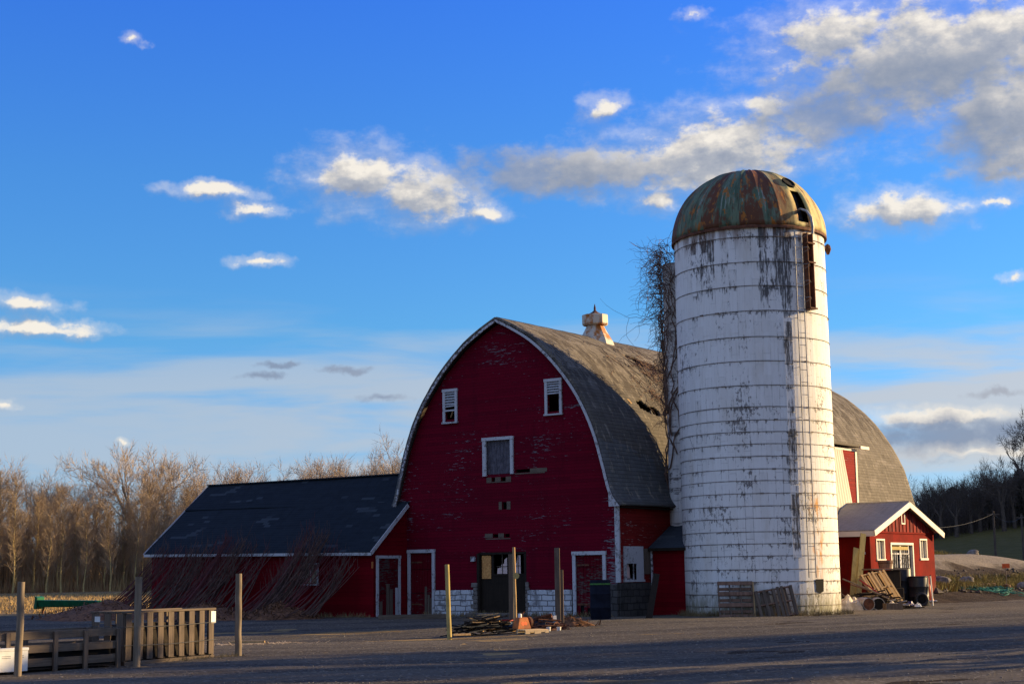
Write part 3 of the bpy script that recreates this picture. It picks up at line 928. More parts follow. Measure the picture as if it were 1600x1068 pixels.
part('torn_board', 'wood_tan', roof_r, torn_board)
part('ridge_cap', 'roof_barn', barn, lambda b: (b.beam((0.10, 0.02, 11.175), (0.10, BL_LEN, 11.17), 0.30, 0.03, (0.42, 0, 1)), b.beam((-0.10, 0.02, 11.175), (-0.10, BL_LEN, 11.17), 0.30, 0.03, (-0.42, 0, 1))))


# rake boards following the curve
def rake(sign, y0, y1):
    b = MB()
    up, dn = [], []
    k = 60
    for i in range(k + 1):
        s = SMAX * i / k
        u, z = prof(s)
        u2, z2 = prof(min(SMAX, s + 0.02))
        u1, z1 = prof(max(0, s - 0.02))
        t = Vector((u2 - u1, z2 - z1)).normalized()
        nrm = Vector((-t[1], t[0]))            # inwards and down
        if nrm[1] > 0:
            nrm = -nrm
        wd = 0.105
        q = Vector((u, z)) + nrm * wd
        if s < 0.3:
            q = Vector((max(0.0, q[0]), q[1]))
        if s > SMAX - 1.05:
            f = sst(SMAX - 1.05, SMAX - 0.2, s)
            q = Vector((min(q[0], 4.92), max(q[1], 3.90)))
            q[1] = q[1] * (1 - f) + 3.90 * f if s > SMAX - 0.5 else q[1]
        up.append((sign * u, z - 0.015))
        dn.append((sign * q[0], q[1]))
    for i in range(k):
        b.hexa([(up[i][0], y0, up[i][1]), (up[i + 1][0], y0, up[i + 1][1]), (dn[i + 1][0], y0, dn[i + 1][1]), (dn[i][0], y0, dn[i][1]),
                (up[i][0], y1, up[i][1]), (up[i + 1][0], y1, up[i + 1][1]), (dn[i + 1][0], y1, dn[i + 1][1]), (dn[i][0], y1, dn[i][1])])
    return b.build('rake_board', 'trim' if sign > 0 else 'trim_worn', barn)


rake(1, -0.035, 0.015)
rake(-1, -0.035, 0.015)
rake(1, BL_LEN - 0.02, BL_LEN + 0.03)
boxpart('corner_board', 'trim', barn, (5.02, 5.20, 0.17, 0.245, 1.22, 3.92))
boxpart('corner_board', 'trim', barn, (5.055, 5.10, 0.25, 0.40, 1.22, 3.95))
part('eave_soffit', 'wood_dark', barn, lambda b: b.box(5.06, 5.30, 0.3, BL_LEN - 0.3, 3.86, 3.90))


def frame(b, u0, u1, z0, z1, w, y0, y1, sill=True):
    b.box(u0, u0 + w, y0, y1, z0, z1 - w)
    b.box(u1 - w, u1, y0, y1, z0, z1 - w)
    b.box(u0 - 0.02, u1 + 0.02, y0 - 0.015, y1, z1 - w, z1)
    if sill:
        b.box(u0 - 0.03, u1 + 0.03, y0 - 0.04, y1, z0 - 0.06, z0)


def louvre_window(u0, u1, z0, z1, zl, tilt, broken):
    fr = MB()
    frame(fr, u0, u1, z0, z1, 0.11, 0.19, 0.245)
    wn = fr.build('louvre_window', 'trim', barn)
    sl = MB()
    k = max(3, round((z1 - 0.11 - zl) / 0.105))
    for i in range(k):
        z = zl + (i + 0.5) * (z1 - 0.11 - zl) / k
        dz_ = 0.03 * (broken and i < 2) * (1 if i == 0 else -0.6)
        sl.hexa([(u0 + 0.11, 0.20, z - 0.035), (u1 - 0.11, 0.20, z - 0.035 + dz_), (u1 - 0.11, 0.29, z + 0.03 + dz_), (u0 + 0.11, 0.29, z + 0.03),
                 (u0 + 0.11, 0.20, z - 0.015), (u1 - 0.11, 0.20, z - 0.015 + dz_), (u1 - 0.11, 0.29, z + 0.05 + dz_), (u0 + 0.11, 0.29, z + 0.05)])
    sl.build('louvre_slats', 'trim', wn)
    return wn


lw = louvre_window(-2.74, -2.04, 7.42, 8.71, 7.98, 0, True)
part('cross_rail', 'trim', lw, lambda b: b.box(-2.63, -2.15, 0.20, 0.26, 7.84, 7.90))
part('broken_slat', 'wood_tan', lw, lambda b: (b.beam((-2.42, 0.30, 7.60), (-2.30, 0.27, 7.82), 0.05, 0.02), b.beam((-2.30, 0.27, 7.82), (-2.17, 0.26, 7.92), 0.06, 0.02)))
rw = louvre_window(2.07, 2.83, 7.41, 8.72, 8.13, 0, False)

hd = part('hay_door', 'trim', barn, lambda b: (b.box(-0.82, -0.66, 0.17, 0.245, 5.24, 6.58), b.box(0.47, 0.60, 0.17, 0.245, 5.28, 6.58), b.box(-0.84, 0.62, 0.15, 0.245, 6.58, 6.70)))
part('door_panel', 'board_blue', hd, lambda b: b.box(-0.69, 0.47, 0.30, 0.34, 5.31, 6.575))
part('patch_board', 'wood_grey_x', barn, lambda b: (b.box(-0.68, 0.46, 0.235, 0.247, 4.985, 5.02), b.box(-0.28, -0.02, 0.235, 0.247, 5.02, 5.19), b.box(-0.68, -0.45, 0.235, 0.247, 5.02, 5.19), b.box(0.22, 0.46, 0.235, 0.247, 5.02, 5.19)))
part('patch_board', 'wood_grey_x', barn, lambda b: (b.box(1.34, 2.10, 0.235, 0.247, 5.30, 5.44), b.box(0.64, 2.0, 0.235, 0.247, 5.25, 5.295)))
boxpart('patch_board', 'wood_grey_x', barn, (-0.12, 0.02, 0.235, 0.247, 3.96, 4.26))
boxpart('patch_board', 'wood_grey_x', barn, (0.25, 0.42, 0.235, 0.247, 3.96, 4.26))
part('patch_board', 'wood_grey_x', barn, lambda b: (b.box(-0.78, -0.42, 0.235, 0.247, 2.92, 3.08), b.box(-0.16, 0.10, 0.235, 0.247, 2.92, 3.08), b.box(-0.75, 0.40, 0.235, 0.247, 2.86, 2.90)))

# whitewashed foundation
for dm_, mt_ in (((-3.17, -1.30, 0.16, 0.245, -0.1, 0.985), 'stone_white'), ((1.18, 3.12, 0.16, 0.245, -0.1, 0.975), 'stone_white'), ((4.63, 5.10, 0.14, 0.26, -0.1, 1.17), 'stone_grey'), ((5.055, 5.14, 0.265, 16, -0.1, 1.20), 'stone_grey')):
    boxpart('foundation', mt_, barn, dm_, bevel=0.02)


def rough_jamb(b, side, u, wdt):
    rr = random.Random(3 + side)
    z = 0.0
    while z < 1.25:
        h = rr.uniform(0.09, 0.2)
        ww = wdt * rr.uniform(0.4, 1.15) * (1.2 - 0.35 * z)
        b.box(min(u, u + side * ww), max(u, u + side * ww), 0.145, 0.24, z, z + h - 0.004)
        z += h


part('crumbling_jamb', 'concrete', barn, lambda b: rough_jamb(b, -1, -1.12, 0.30), bevel=0.02)
part('crumbling_jamb', 'concrete', barn, lambda b: rough_jamb(b, 1, 1.10, 0.16), bevel=0.02)
part('threshold', 'concrete', barn, lambda b: b.box(-1.4, 1.2, -0.25, 0.55, -0.08, 0.14), bevel=0.04)

# the wide front doorway
dw = part('doorway', 'wood_dark', barn, lambda b: (b.box(-1.16, -1.04, 0.20, 0.40, 0.14, 2.34), b.box(0.98, 1.10, 0.262, 0.40, 0.14, 2.34), b.box(-1.10, 1.08, 0.262, 0.40, 2.30, 2.40),
                                                  b.box(-1.03, 0.97, 0.34, 0.38, 0.15, 1.50), b.box(-1.03, 0.97, 0.32, 0.40, 1.50, 1.58), b.box(-0.56, -0.46, 0.33, 0.39, 1.58, 2.30), b.box(0.28, 0.40, 0.33, 0.39, 1.58, 2.30)))
part('strand_board_panel', 'osb', dw, lambda b: b.box(-0.99, -0.57, 0.31, 0.335, 1.40, 2.26))
part('lit_broken_pane', 'pane_lit', dw, lambda b: (b.face([(-0.32, 0.37, 1.58), (0.14, 0.37, 1.58), (0.14, 0.37, 2.18), (0.02, 0.37, 2.10), (0.0, 0.37, 1.95), (-0.12, 0.37, 1.92), (-0.14, 0.37, 1.82), (-0.30, 0.37, 1.78)]),
                                                 b.face([(0.46, 0.37, 1.58), (0.76, 0.37, 1.58), (0.76, 0.37, 2.26), (0.62, 0.37, 2.26), (0.58, 0.37, 2.0), (0.47, 0.37, 1.85)])))  # panes coloured as if lit from inside
part('muntin', 'wood_grey', dw, lambda b: (b.box(-0.08, -0.06, 0.345, 0.366, 1.58, 2.3), b.box(-0.32, 0.14, 0.342, 0.364, 1.84, 1.86)))
part('muntin', 'wood_grey', dw, lambda b: (b.box(0.64, 0.66, 0.345, 0.366, 1.58, 2.3), b.box(0.46, 0.76, 0.342, 0.364, 1.86, 1.88)))
part('junction_box', 'trim_worn', barn, lambda b: b.box(-1.42, -1.24, 0.15, 0.246, 2.05, 2.24))


def plank_door(name, u0, u1, z1, y, lab, seed, rot=True):
    fr = MB()
    frame(fr, u0, u1, 0.03, z1, 0.13, y - 0.06, y - 0.003, sill=False)
    d = fr.build(name, 'trim', barn)
    rr = random.Random(seed)
    pl = MB()
    k = 8
    a, c = u0 + 0.135, u1 - 0.135
    for i in range(k):
        z0 = 0.05 + (rr.uniform(0.0, 0.5) if rr.random() < 0.35 else 0.0)
        pl.box(a + (c - a) * i / k + 0.006, a + (c - a) * (i + 1) / k - 0.006, y + 0.02 + rr.uniform(0, .008), y + 0.05, z0, z1 - 0.14)
    pl.build('door_leaf', 'door_red', d)
    part('strap_hinge', 'metal_rust', d, lambda b: b.box(a + 0.02, a + 0.55, y + 0.008, y + 0.019, z1 - 0.52, z1 - 0.46))
    part('strap_hinge', 'metal_rust', d, lambda b: b.box(a + 0.02, a + 0.55, y + 0.008, y + 0.019, 0.42, 0.48))
    part('door_gap', 'black_hole', d, lambda b: b.box(a, c, y + 0.07, y + 0.075, 0.0, z1 - 0.135))
    if rot:
        part('worn_boards', 'wood_grey', d, lambda b: [b.box(c - 0.12 - 0.14 * i, c - 0.01 - 0.14 * i, y + 0.006, y + 0.018, 0.06, rr.uniform(0.5, 1.5)) for i in range(3)])
    return d


plank_door('plank_door', -4.53, -3.19, 2.55, 0.25, '', 4)
plank_door('plank_door', 3.17, 4.59, 2.34, 0.25, '', 9, False)

# side window and hatch by the corner
sp = part('side_window', 'trim', barn, lambda b: (b.box(5.055, 5.09, 0.66, 0.83, 1.25, 2.50), b.box(5.055, 5.09, 1.54, 2.02, 1.25, 2.50), b.box(5.055, 5.09, 0.83, 1.54, 1.88, 2.50), b.box(5.055, 5.12, 0.62, 2.05, 1.23, 1.31)))
part('sash', 'trim_worn', sp, lambda b: (b.box(5.03, 5.05, 1.34, 1.40, 1.31, 1.88), b.box(5.03, 5.05, 0.83, 0.88, 1.31, 1.88), b.box(5.03, 5.05, 0.88, 1.34, 1.31, 1.35)))
part('lit_interior_patch', 'pane_lit', sp, lambda b: b.face([(4.98, 1.02, 1.36), (4.98, 1.22, 1.36), (4.98, 1.2, 1.7), (4.98, 1.12, 1.86), (4.98, 1.05, 1.86), (4.98, 1.0, 1.6)]))  # pale shape painted for the lit interior seen through the window
part('wood_hatch', 'wood_grey', barn, lambda b: b.box(5.056, 5.11, 2.06, 2.55, 1.5, 2.42))

# wall dormer on the sunny side
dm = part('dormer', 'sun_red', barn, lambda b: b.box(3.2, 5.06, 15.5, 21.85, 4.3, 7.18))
part('dormer_roof', 'roof_barn', dm, lambda b: b.hexa([(3.2, 15.2, 7.38), (5.35, 15.2, 7.24), (5.35, 22.3, 7.24), (3.2, 22.3, 7.38), (3.2, 15.2, 7.52), (5.35, 15.2, 7.34), (5.35, 22.3, 7.34), (3.2, 22.3, 7.52)]))
part('dormer_trim', 'trim_clean', dm, lambda b: (b.box(5.065, 5.10, 21.72, 21.90, 4.3, 7.16), b.box(5.30, 5.40, 21.7, 22.7, 7.16, 7.30), b.box(5.065, 5.09, 15.5, 21.72, 7.06, 7.16)))


def corrugated(b):
    k = 22
    rows = [[], []]
    for i in range(k + 1):
        f = i / k
        y0 = 17.6 + (20.2 - 17.6) * f
        y1 = 17.9 + (21.15 - 17.9) * f
        x = 5.12 + (0.03 if i % 2 else 0)
        rows[0].append((x + 0.02, y1, 4.25))
        rows[1].append((x, y0, 7.05))
    b.grid(rows)


part('corrugated_sheet', 'cream_sheet', dm, corrugated, solid=0.02)

# ridge ventilator
vt = part('roof_ventilator', 'metal_galv', barn, lambda b: b.lathe([(0.86, 10.75), (0.74, 11.1), (0.50, 11.52), (0.34, 11.82), (0.31, 11.95)], 8, (0, 7.1, 0), pi / 8))
rust_white = simple('rust_streaked_white', (0.52, 0.46, 0.36), (0.36, 0.13, 0.025), 1.9, 0.6, (1, 1, 0.6), lo=0.47, hi=0.58)
MT['rust_white'] = rust_white
vt.data.materials[0] = rust_white
part('vent_drum', 'rust_white', vt, lambda b: (b.lathe([(0.50, 11.80), (0.56, 11.85), (0.56, 12.22), (0.53, 12.24)], 10, (0, 7.1, 0), 0.2, True, True)))
part('vent_cap', 'metal_rust', vt, lambda b: (b.lathe([(0.54, 12.235), (0.30, 12.28), (0.14, 12.36), (0.05, 12.44), (0.045, 12.56), (0.01, 12.72)], 10, (0, 7.1, 0), 0.2, False, True)))

# ------------------------------------------------------------------ long low building on the left (same axes)
shed = thing('farm_shed', 'long low red shed with dark blue-grey shingle roof running left from the barn', 'shed', BARN_O, BARN_RZ)
EV, RV, EZ0, EZ1, RZ_ = -2.05, 1.6, 2.60, 2.46, 5.62


def shed_roof(b):
    def slab(u0, u1, va, za, vb, zb, skipto=None):
        k = max(2, int((u1 - u0) / 0.4))
        L = math.hypot(vb - va, zb - za)
        rows, uv = [], []
        for i in range(13):
            f = i / 12
            rw_, uu = [], []
            for j in range(k + 1):
                u = u0 + (u1 - u0) * j / k
                e = (EZ0 + (EZ1 - EZ0) * (u + 17) / 12.5 - 2.53) * (1 - f if va < vb else f)
                sg = 0.03 * mnoise.noise((u * 0.35, f * 2.5, 2)) + 0.012 * mnoise.noise((u * 1.6, f * 7, 3))
                rw_.append((u, va + (vb - va) * f, za + (zb - za) * f + e + sg))
                uu.append((f * L, u))
            rows.append(rw_)
            uv.append(uu)
        b.grid(rows, uv=uv)
    f = (0.20 - EV) / (RV - EV)
    zc = 2.53 + (RZ_ - 2.53) * f
    slab(-17.15, -4.45, EV, 2.53, 0.20, zc)
    slab(-17.15, -5.02, 0.205, zc + 0.004, RV, RZ_)
    slab(-17.15, -5.10, RV, RZ_, 5.25, 2.53)


part('roof', 'roof_shed', shed, shed_roof, solid=0.08)
part('ridge_cap', 'roof_shed', shed, lambda b: b.beam((-17.15, RV, RZ_ + 0.02), (-5.2, RV, RZ_ + 0.02), 0.24, 0.05))
part('front_wall', 'shed_red', shed, lambda b: (b.box(-17.0, -8.28, -1.75, -1.67, 0.0, 2.72), b.box(-7.42, -4.62, -1.75, -1.67, 0.0, 2.64), b.box(-8.28, -7.42, -1.75, -1.67, 0.0, 1.30), b.box(-8.28, -7.42, -1.75, -1.67, 2.0, 2.66)))


def end_wall(b, u, va, vb):
    pts = [(u, va, 0), (u, vb, 0)]
    def rz(v):
        return 2.40 + (RZ_ - 2.53) * ((v - EV) / (RV - EV) if v < RV else (5.25 - v) / (5.25 - RV))
    if vb > RV:
        pts += [(u, vb, rz(vb)), (u, RV, rz(RV)), (u, va, rz(va))]
    else:
        pts += [(u, vb, rz(vb)), (u, va, rz(va))]
    b.face(pts)


part('end_wall', 'shed_red', shed, lambda b: end_wall(b, -4.60, -1.67, 0.25))
part('end_wall', 'shed_red', shed, lambda b: end_wall(b, -16.98, -1.66, 5.0))
part('rear_wall', 'shed_red', shed, lambda b: b.box(-16.97, -5.1, 4.95, 5.0, 0, 2.6))


def fascia(b):
    k = 30
    rr = random.Random(8)
    for i in range(k):
        a, c = -17.15 + 12.7 * i / k, -17.15 + 12.7 * (i + 1) / k
        za = EZ0 + (EZ1 - EZ0) * (a + 17) / 12.5
        zc = EZ0 + (EZ1 - EZ0) * (c + 17) / 12.5
        b.hexa([(a, EV - 0.03, za - 0.13), (c, EV - 0.03, zc - 0.13), (c, EV - 0.003, zc - 0.13), (a, EV - 0.003, za - 0.13), (a, EV - 0.03, za - 0.02), (c, EV - 0.03, zc - 0.02), (c, EV - 0.003, zc - 0.02), (a, EV - 0.003, za - 0.02)])


part('eave_board', 'trim', shed, fascia)
part('rake_board', 'trim', shed, lambda b: b.beam((-4.43, EV - 0.03, 2.42), (-4.43, 0.14, 4.28), 0.03, 0.15, (0, -0.7, 0.7)))
part('rake_board', 'trim', shed, lambda b: b.beam((-17.17, EV, 2.55), (-17.17, RV, 5.55), 0.03, 0.14, (0, -0.7, 0.7)))
# door in the end wall (local plane x = -4.6)
sd = part('end_door', 'trim', shed, lambda b: (b.box(-4.597, -4.54, -1.62, -1.50, 0.03, 2.22), b.box(-4.597, -4.54, -0.32, -0.20, 0.03, 2.22), b.box(-4.597, -4.53, -1.64, -0.18, 2.22, 2.33)))


def end_leaf(b):
    rr = random.Random(2)
    for i in range(7):
        a = -1.50 + 1.18 * i / 7
        b.box(-4.597, -4.575, a + 0.006, a + 1.18 / 7 - 0.006, rr.choice([0.03, 0.03, 0.5, 0.25]), 2.215)


part('door_leaf', 'door_red', sd, end_leaf)
part('worn_boards', 'wood_grey', sd, lambda b: (b.box(-4.572, -4.555, -1.05, -0.86, 0.04, 1.25), b.box(-4.572, -4.555, -0.82, -0.66, 0.04, 1.05), b.box(-4.572, -4.556, -1.44, -1.28, 0.04, 0.6)))
part('bare_plank', 'trim', sd, lambda b: b.box(-4.572, -4.55, -0.50, -0.36, 0.04, 1.1))
part('corner_marker', 'metal_orange', shed, lambda b: b.box(-4.68, -4.612, -1.79, -1.753, 1.85, 2.1))
swd = part('shed_window', 'trim', shed, lambda b: (b.box(-8.30, -8.20, -1.80, -1.755, 1.28, 2.02), b.box(-7.48, -7.40, -1.80, -1.755, 1.28, 2.02), b.box(-8.32, -7.38, -1.81, -1.755, 2.02, 2.09), b.box(-8.32, -7.38, -1.82, -1.755, 1.22, 1.28)))
part('pane', 'glass_dark', swd, lambda b: b.box(-8.2, -7.48, -1.72, -1.70, 1.28, 2.02))
part('muntin', 'trim', swd, lambda b: b.box(-7.87, -7.82, -1.745, -1.725, 1.28, 2.02))

# ------------------------------------------------------------------ silo
SIL = Vector((8.93, 57.0, 0))
RS = 2.78
silo = thing('silo', 'tall white-painted stave silo with rusted green dome beside the barn', 'silo', SIL)
silo.rotation_euler = (0, R(-0.15), 0)
NST = 64


def pol(a, r, z=0.0):
    return (r * cos(R(a)), r * sin(R(a)), z)


part('silo_wall', 'silo', silo, lambda b: b.lathe([(RS + 0.01, -0.2), (RS + 0.012, 4), (RS, 9), (RS - 0.01, 13.80)], NST, a0=0.03))
MT['hoop'] = simple('rusty_hoop_iron', (0.26, 0.21, 0.17), (0.07, 0.055, 0.048), 2.5, 0.8, (4, 4, 1), metal=0.2)
rr = random.Random(11)
for z in HO:
    b = MB()
    ph = rr.uniform(0, 6)
    tl = rr.uniform(-0.012, 0.012)
    rows = []
    for k in range(96):
        a = 2 * pi * k / 96
        zz = z + tl * cos(a + ph) + 0.008 * sin(3 * a + ph)
        for_r = RS + 0.012
        rows.append([((for_r + 0.010 * cos(t)) * cos(a), (for_r + 0.010 * cos(t)) * sin(a), zz + 0.010 * sin(t)) for t in (0, pi / 2, pi, 3 * pi / 2)])
    rows.append(rows[0])
    b.grid(rows, close=True)
    for k in range(3):
        a = rr.uniform(0, 360)
        b.M = Matrix.Translation(pol(a, RS + 0.03, z)) @ Matrix.Rotation(R(a), 4, 'Z')
        b.box(-0.035, 0.0, -0.07, 0.07, -0.022, 0.022)
        b.M = Matrix()
    b.build('hoop', 'hoop', silo)

# dome of 24 seamed gores with an open hatch
DH, DR, DZ = 2.62, 2.835, 13.74
NG = 24
SUB = 4


def dome_mesh(b):
    rows = []
    nn = 22
    for i in range(nn + 1):
        t = (pi / 2) * i / nn
        r, z = DR * cos(t), DZ + DH * sin(t)
        row = []
        for k in range(NG * SUB):
            a = 2 * pi * k / (NG * SUB)
            rib = 0.035 if k % SUB == 0 else 0.0
            dent = 0.05 * mnoise.noise((cos(a) * 2.2, sin(a) * 2.2, z * 0.8))
            rj = max(0.02, r + (rib + dent) * min(1, r))
            row.append((rj * cos(a), rj * sin(a), z + (rib + dent) * sin(t) * 0.6))
        rows.append(row)

    def skip(i, j):
        a = math.degrees(2 * pi * (j + 0.5) / (NG * SUB)) - 360
        t = 90 * (i + 0.5) / nn
        if -60.5 < a < -48 and 4 < t < 33:
            return True
        return False
    b.grid(rows, close=True, skip=skip)


dome = part('dome', 'dome', silo, dome_mesh, smooth=True, sharp=18, solid=0.025)
part('dome_rim', 'metal_rust', silo, lambda b: b.lathe([(RS - 0.02, 13.66), (DR + 0.035, 13.64), (DR + 0.04, 13.72), (DR + 0.0, 13.76)], 72))
part('rim_bracket', 'metal_rust', silo, lambda b: b.lathe([(0.05, -0.2), (0.13, 0.0), (0.10, 0.14), (0.02, 0.2)], 8, (2.98, 0.15, 13.42), 0, True, True))


def vent_hole(b):
    t = R(42)
    c = Vector((cos(t) * DR * cos(R(-54)), cos(t) * DR * sin(R(-54)), DZ + DH * sin(t))) * 1.0
    n = Vector((cos(t) * cos(R(-54)), cos(t) * sin(R(-54)), sin(t))).normalized()
    q = n.to_track_quat('Z', 'Y').to_matrix().to_4x4()
    b.M = Matrix.Translation(c + n * 0.02) @ q
    b.lathe([(0.27, -0.12), (0.27, 0.07), (0.23, 0.075), (0.22, 0.03), (0.001, 0.028)], 18)


part('vent_hole', 'black_hole', dome, vent_hole, smooth=True)
part('dark_opening', 'black_plastic', dome, lambda b: b.face([(DR * 0.80 * cos(R(-60)), DR * 0.80 * sin(R(-60)), 15.1), (DR * 0.80 * cos(R(-48)), DR * 0.80 * sin(R(-48)), 15.1), (DR * 0.95 * cos(R(-48)), DR * 0.95 * sin(R(-48)), 13.7), (DR * 0.95 * cos(R(-60)), DR * 0.95 * sin(R(-60)), 13.7)]))  # black sheet just inside the opening stands for the dark interior
neck = part('gooseneck', 'metal_galv', silo, lambda b: b.tube([(pol(-57, 2.45, 14.35)), pol(-55.5, 2.75, 14.42), pol(-54, 2.98, 14.30), pol(-53, 3.12, 14.05), pol(-52.5, 3.16, 13.7), pol(-52.5, 3.14, 13.45)], [0.03, 0.04, 0.05, 0.055, 0.055, 0.05], 10), smooth=True)


def trough(b):
    for a0_, a1_ in ((-55.5, -54.8), (-50.2, -49.5)):
        p0, p1 = pol(a0_, RS + 0.02), pol(a1_, RS + 0.02)
        q0, q1 = pol(a0_, RS + 0.24), pol(a1_, RS + 0.24)
        b.hexa([(*p0[:2], 10.75), (*p1[:2], 10.75), (*q1[:2], 10.75), (*q0[:2], 10.75), (*p0[:2], 13.5), (*p1[:2], 13.5), (*q1[:2], 13.5), (*q0[:2], 13.5)])
    for z in (10.74, 12.4, 13.1):
        p = [pol(a_, r_) for a_, r_ in ((-56, RS + 0.02), (-49, RS + 0.02), (-49, RS + 0.30), (-56, RS + 0.30))]
        b.hexa([(*q[:2], z) for q in p] + [(*q[:2], z + 0.05) for q in p])


part('unloading_trough', 'metal_rust', silo, trough)
part('trough_back', 'wood_dark', silo, lambda b: b.face([pol(-54.7, RS + 0.05, 10.8), pol(-50.3, RS + 0.05, 10.8), pol(-50.3, RS + 0.05, 13.5), pol(-54.7, RS + 0.05, 13.5)]))
lad = part('ladder', 'metal_galv', silo, lambda b: (b.tube([pol(-65.5, RS + 0.17, 1.3), pol(-65.5, RS + 0.17, 7), pol(-65.5, RS + 0.17, 13.5)], 0.022, 6), b.tube([pol(-59.5, RS + 0.17, 1.3), pol(-59.5, RS + 0.17, 13.5)], 0.022, 6)))


z, k = 1.5, 0
while z < 13.4:
    part('rung', 'metal_galv', lad, lambda b: b.tube([pol(-65.5, RS + 0.17, z), pol(-59.5, RS + 0.17, z)], 0.014, 5))
    if k % 4 == 0:
        part('standoff', 'metal_galv', lad, lambda b: b.tube([pol(-65.5, RS, z + .1), pol(-65.5, RS + 0.17, z + .1)], 0.014, 4))
    z += 0.44
    k += 1
for z in (11.0, 11.6, 12.2, 12.8, 13.35):
    part('safety_hoop', 'metal_galv', lad, lambda b: b.tube([pol(-65.5, RS + 0.17, z), pol(-64, RS + 0.5, z + .06), pol(-61, RS + 0.62, z + .08), pol(-57.5, RS + 0.45, z + .06), pol(-57, RS + 0.1, z)], 0.008, 4))
part('door_column', 'silo', silo, lambda b: [b.hexa([pol(-76, RS - 0.02, z), pol(-68.5, RS - 0.02, z), pol(-68.9, RS + 0.035, z), pol(-75.6, RS + 0.035, z), pol(-76, RS - 0.02, z + 0.80), pol(-68.5, RS - 0.02, z + 0.80), pol(-68.9, RS + 0.035, z + 0.80), pol(-75.6, RS + 0.035, z + 0.80)]) for z in [2.0 + 0.845 * i for i in range(10)]])
part('feed_hatch', 'black_hole', silo, lambda b: (setattr(b, 'M', Matrix.Translation(pol(-53.5, RS + 0.004, 1.0)) @ Matrix.Rotation(R(-53.5), 4, 'Z')),
                                                 b.face([(0.02, -0.18, -0.17), (0.02, 0.0, -0.24), (0.02, 0.18, -0.17), (0.02, 0.20, 0.25), (0.02, -0.20, 0.25)])))
part('silo_chute', 'silo', silo, lambda b: b.lathe([(0.47, 3.05), (0.47, 8), (0.46, 13.3)], 16, tuple(Vector((-2.58, 2.02, 0))), cap0=True, cap1=True))

# silo room between wall and silo
room = thing('silo_room', 'little dark red lean-to squeezed between the barn wall and the white silo', 'lean-to', BARN_O, BARN_RZ)
part('room_wall', 'shed_red', room, lambda b: (b.box(5.14, 6.9, 2.50, 2.58, 0.0, 2.50), b.box(5.14, 6.9, 5.4, 5.48, 0.0, 2.5)))
part('room_roof', 'roof_lean', room, lambda b: (b.face([(5.12, 2.3, 2.44), (7.05, 2.3, 2.44), (7.05, 4.0, 3.30), (5.12, 4.0, 3.30)], uv=[(1.9, 0), (1.9, 1.9), (0, 1.9), (0, 0)]), b.face([(5.12, 4.0, 3.30), (7.05, 4.0, 3.30), (7.05, 5.7, 2.44), (5.12, 5.7, 2.44)], uv=[(0, 0), (0, 1.9), (1.9, 1.9), (1.9, 0)])), solid=0.07)
part('corner_post', 'trim_worn', room, lambda b: b.box(5.06 + 0.085, 5.20, 2.43, 2.495, 0.3, 2.38))
part('eave_board', 'wood_dark', room, lambda b: b.box(5.12, 6.95, 2.28, 2.298, 2.33, 2.43))

# ------------------------------------------------------------------ red annex on the right
anx = thing('milk_house', 'small red gabled outbuilding with cream trim and two windows right of the silo', 'outbuilding', BARN_O, BARN_RZ)
AU, AV0, AV1, AZ0, AZE, AZR = 7.8, 16.5, 24.1, 0.0, 3.2, 4.42
AVM = (AV0 + AV1) / 2
b = MB()
ah = [(17.14, 18.09, 1.92, 2.87), (22.25, 23.17, 1.96, 2.92), (18.75, 21.45, 0.55, 2.70)]
b.M = Matrix(((0, 0, 1, 0), (1, 0, 0, 0), (0, 1, 0, 0), (0, 0, 0, 1)))


def annex_front(b):
    us = sorted(set([AV0, AV1, AVM] + [h[0] for h in ah] + [h[1] for h in ah]))
    zb = sorted(set([-0.2, 3.22] + [h[2] for h in ah] + [h[3] for h in ah]))
    for a, c in zip(us[:-1], us[1:]):
        m_ = (a + c) / 2
        for p, q in zip(zb[:-1], zb[1:]):
            if any(h[0] < m_ < h[1] and h[2] < (p + q) / 2 < h[3] for h in ah):
                continue
            b.face([(AU, a, p), (AU, c, p), (AU, c, q), (AU, a, q)])


part('front_wall', 'annex_red', anx, annex_front, solid=0.18)
boxpart('side_wall', 'annex_red', anx, (5.15, AU - 0.01, AV0 - 0.005, AV0 + 0.15, -0.2, 3.2))
boxpart('side_wall', 'annex_red', anx, (5.15, AU - 0.01, AV1 - 0.15, AV1 + 0.004, -0.2, 3.2))
part('gable_boards', 'batten_red', anx, lambda b: b.face([(AU + 0.03, AV0, 3.2), (AU + 0.03, AV1, 3.2), (AU + 0.03, AV1, 3.22), (AU + 0.03, AVM, 4.42), (AU + 0.03, AV0, 3.22)]), solid=0.05)
part('batten', 'batten_red', anx, lambda b: [b.box(AU + 0.034, AU + 0.06, AV0 + 0.42 * i - 0.03, AV0 + 0.42 * i + 0.03, 3.2, 4.36 - abs(AV0 + 0.42 * i - AVM) * 0.315 - 0.02) for i in range(2, 17)])
part('belt_rail', 'annex_red', anx, lambda b: b.box(AU + 0.004, AU + 0.05, AV0, AV1, 3.12, 3.197))


def annex_roof(b):
    for (va, vb) in ((AV0 - 0.32, AVM), (AV1 + 0.32, AVM)):
        za, zb_ = AZE + 0.02, AZR + 0.1
        rows, uv = [], []
        for i in range(9):
            f = i / 8
            rows.append([(4.5 + (AU + 0.36 - 4.5) * j / 10, va + (vb - va) * f, za + (zb_ - za) * f + 0.015 * mnoise.noise((j * 0.5, f * 3, va))) for j in range(11)])
            uv.append([((1 - f) * 4.1, 0.38 * j) for j in range(11)])
        b.grid(rows, uv=uv)


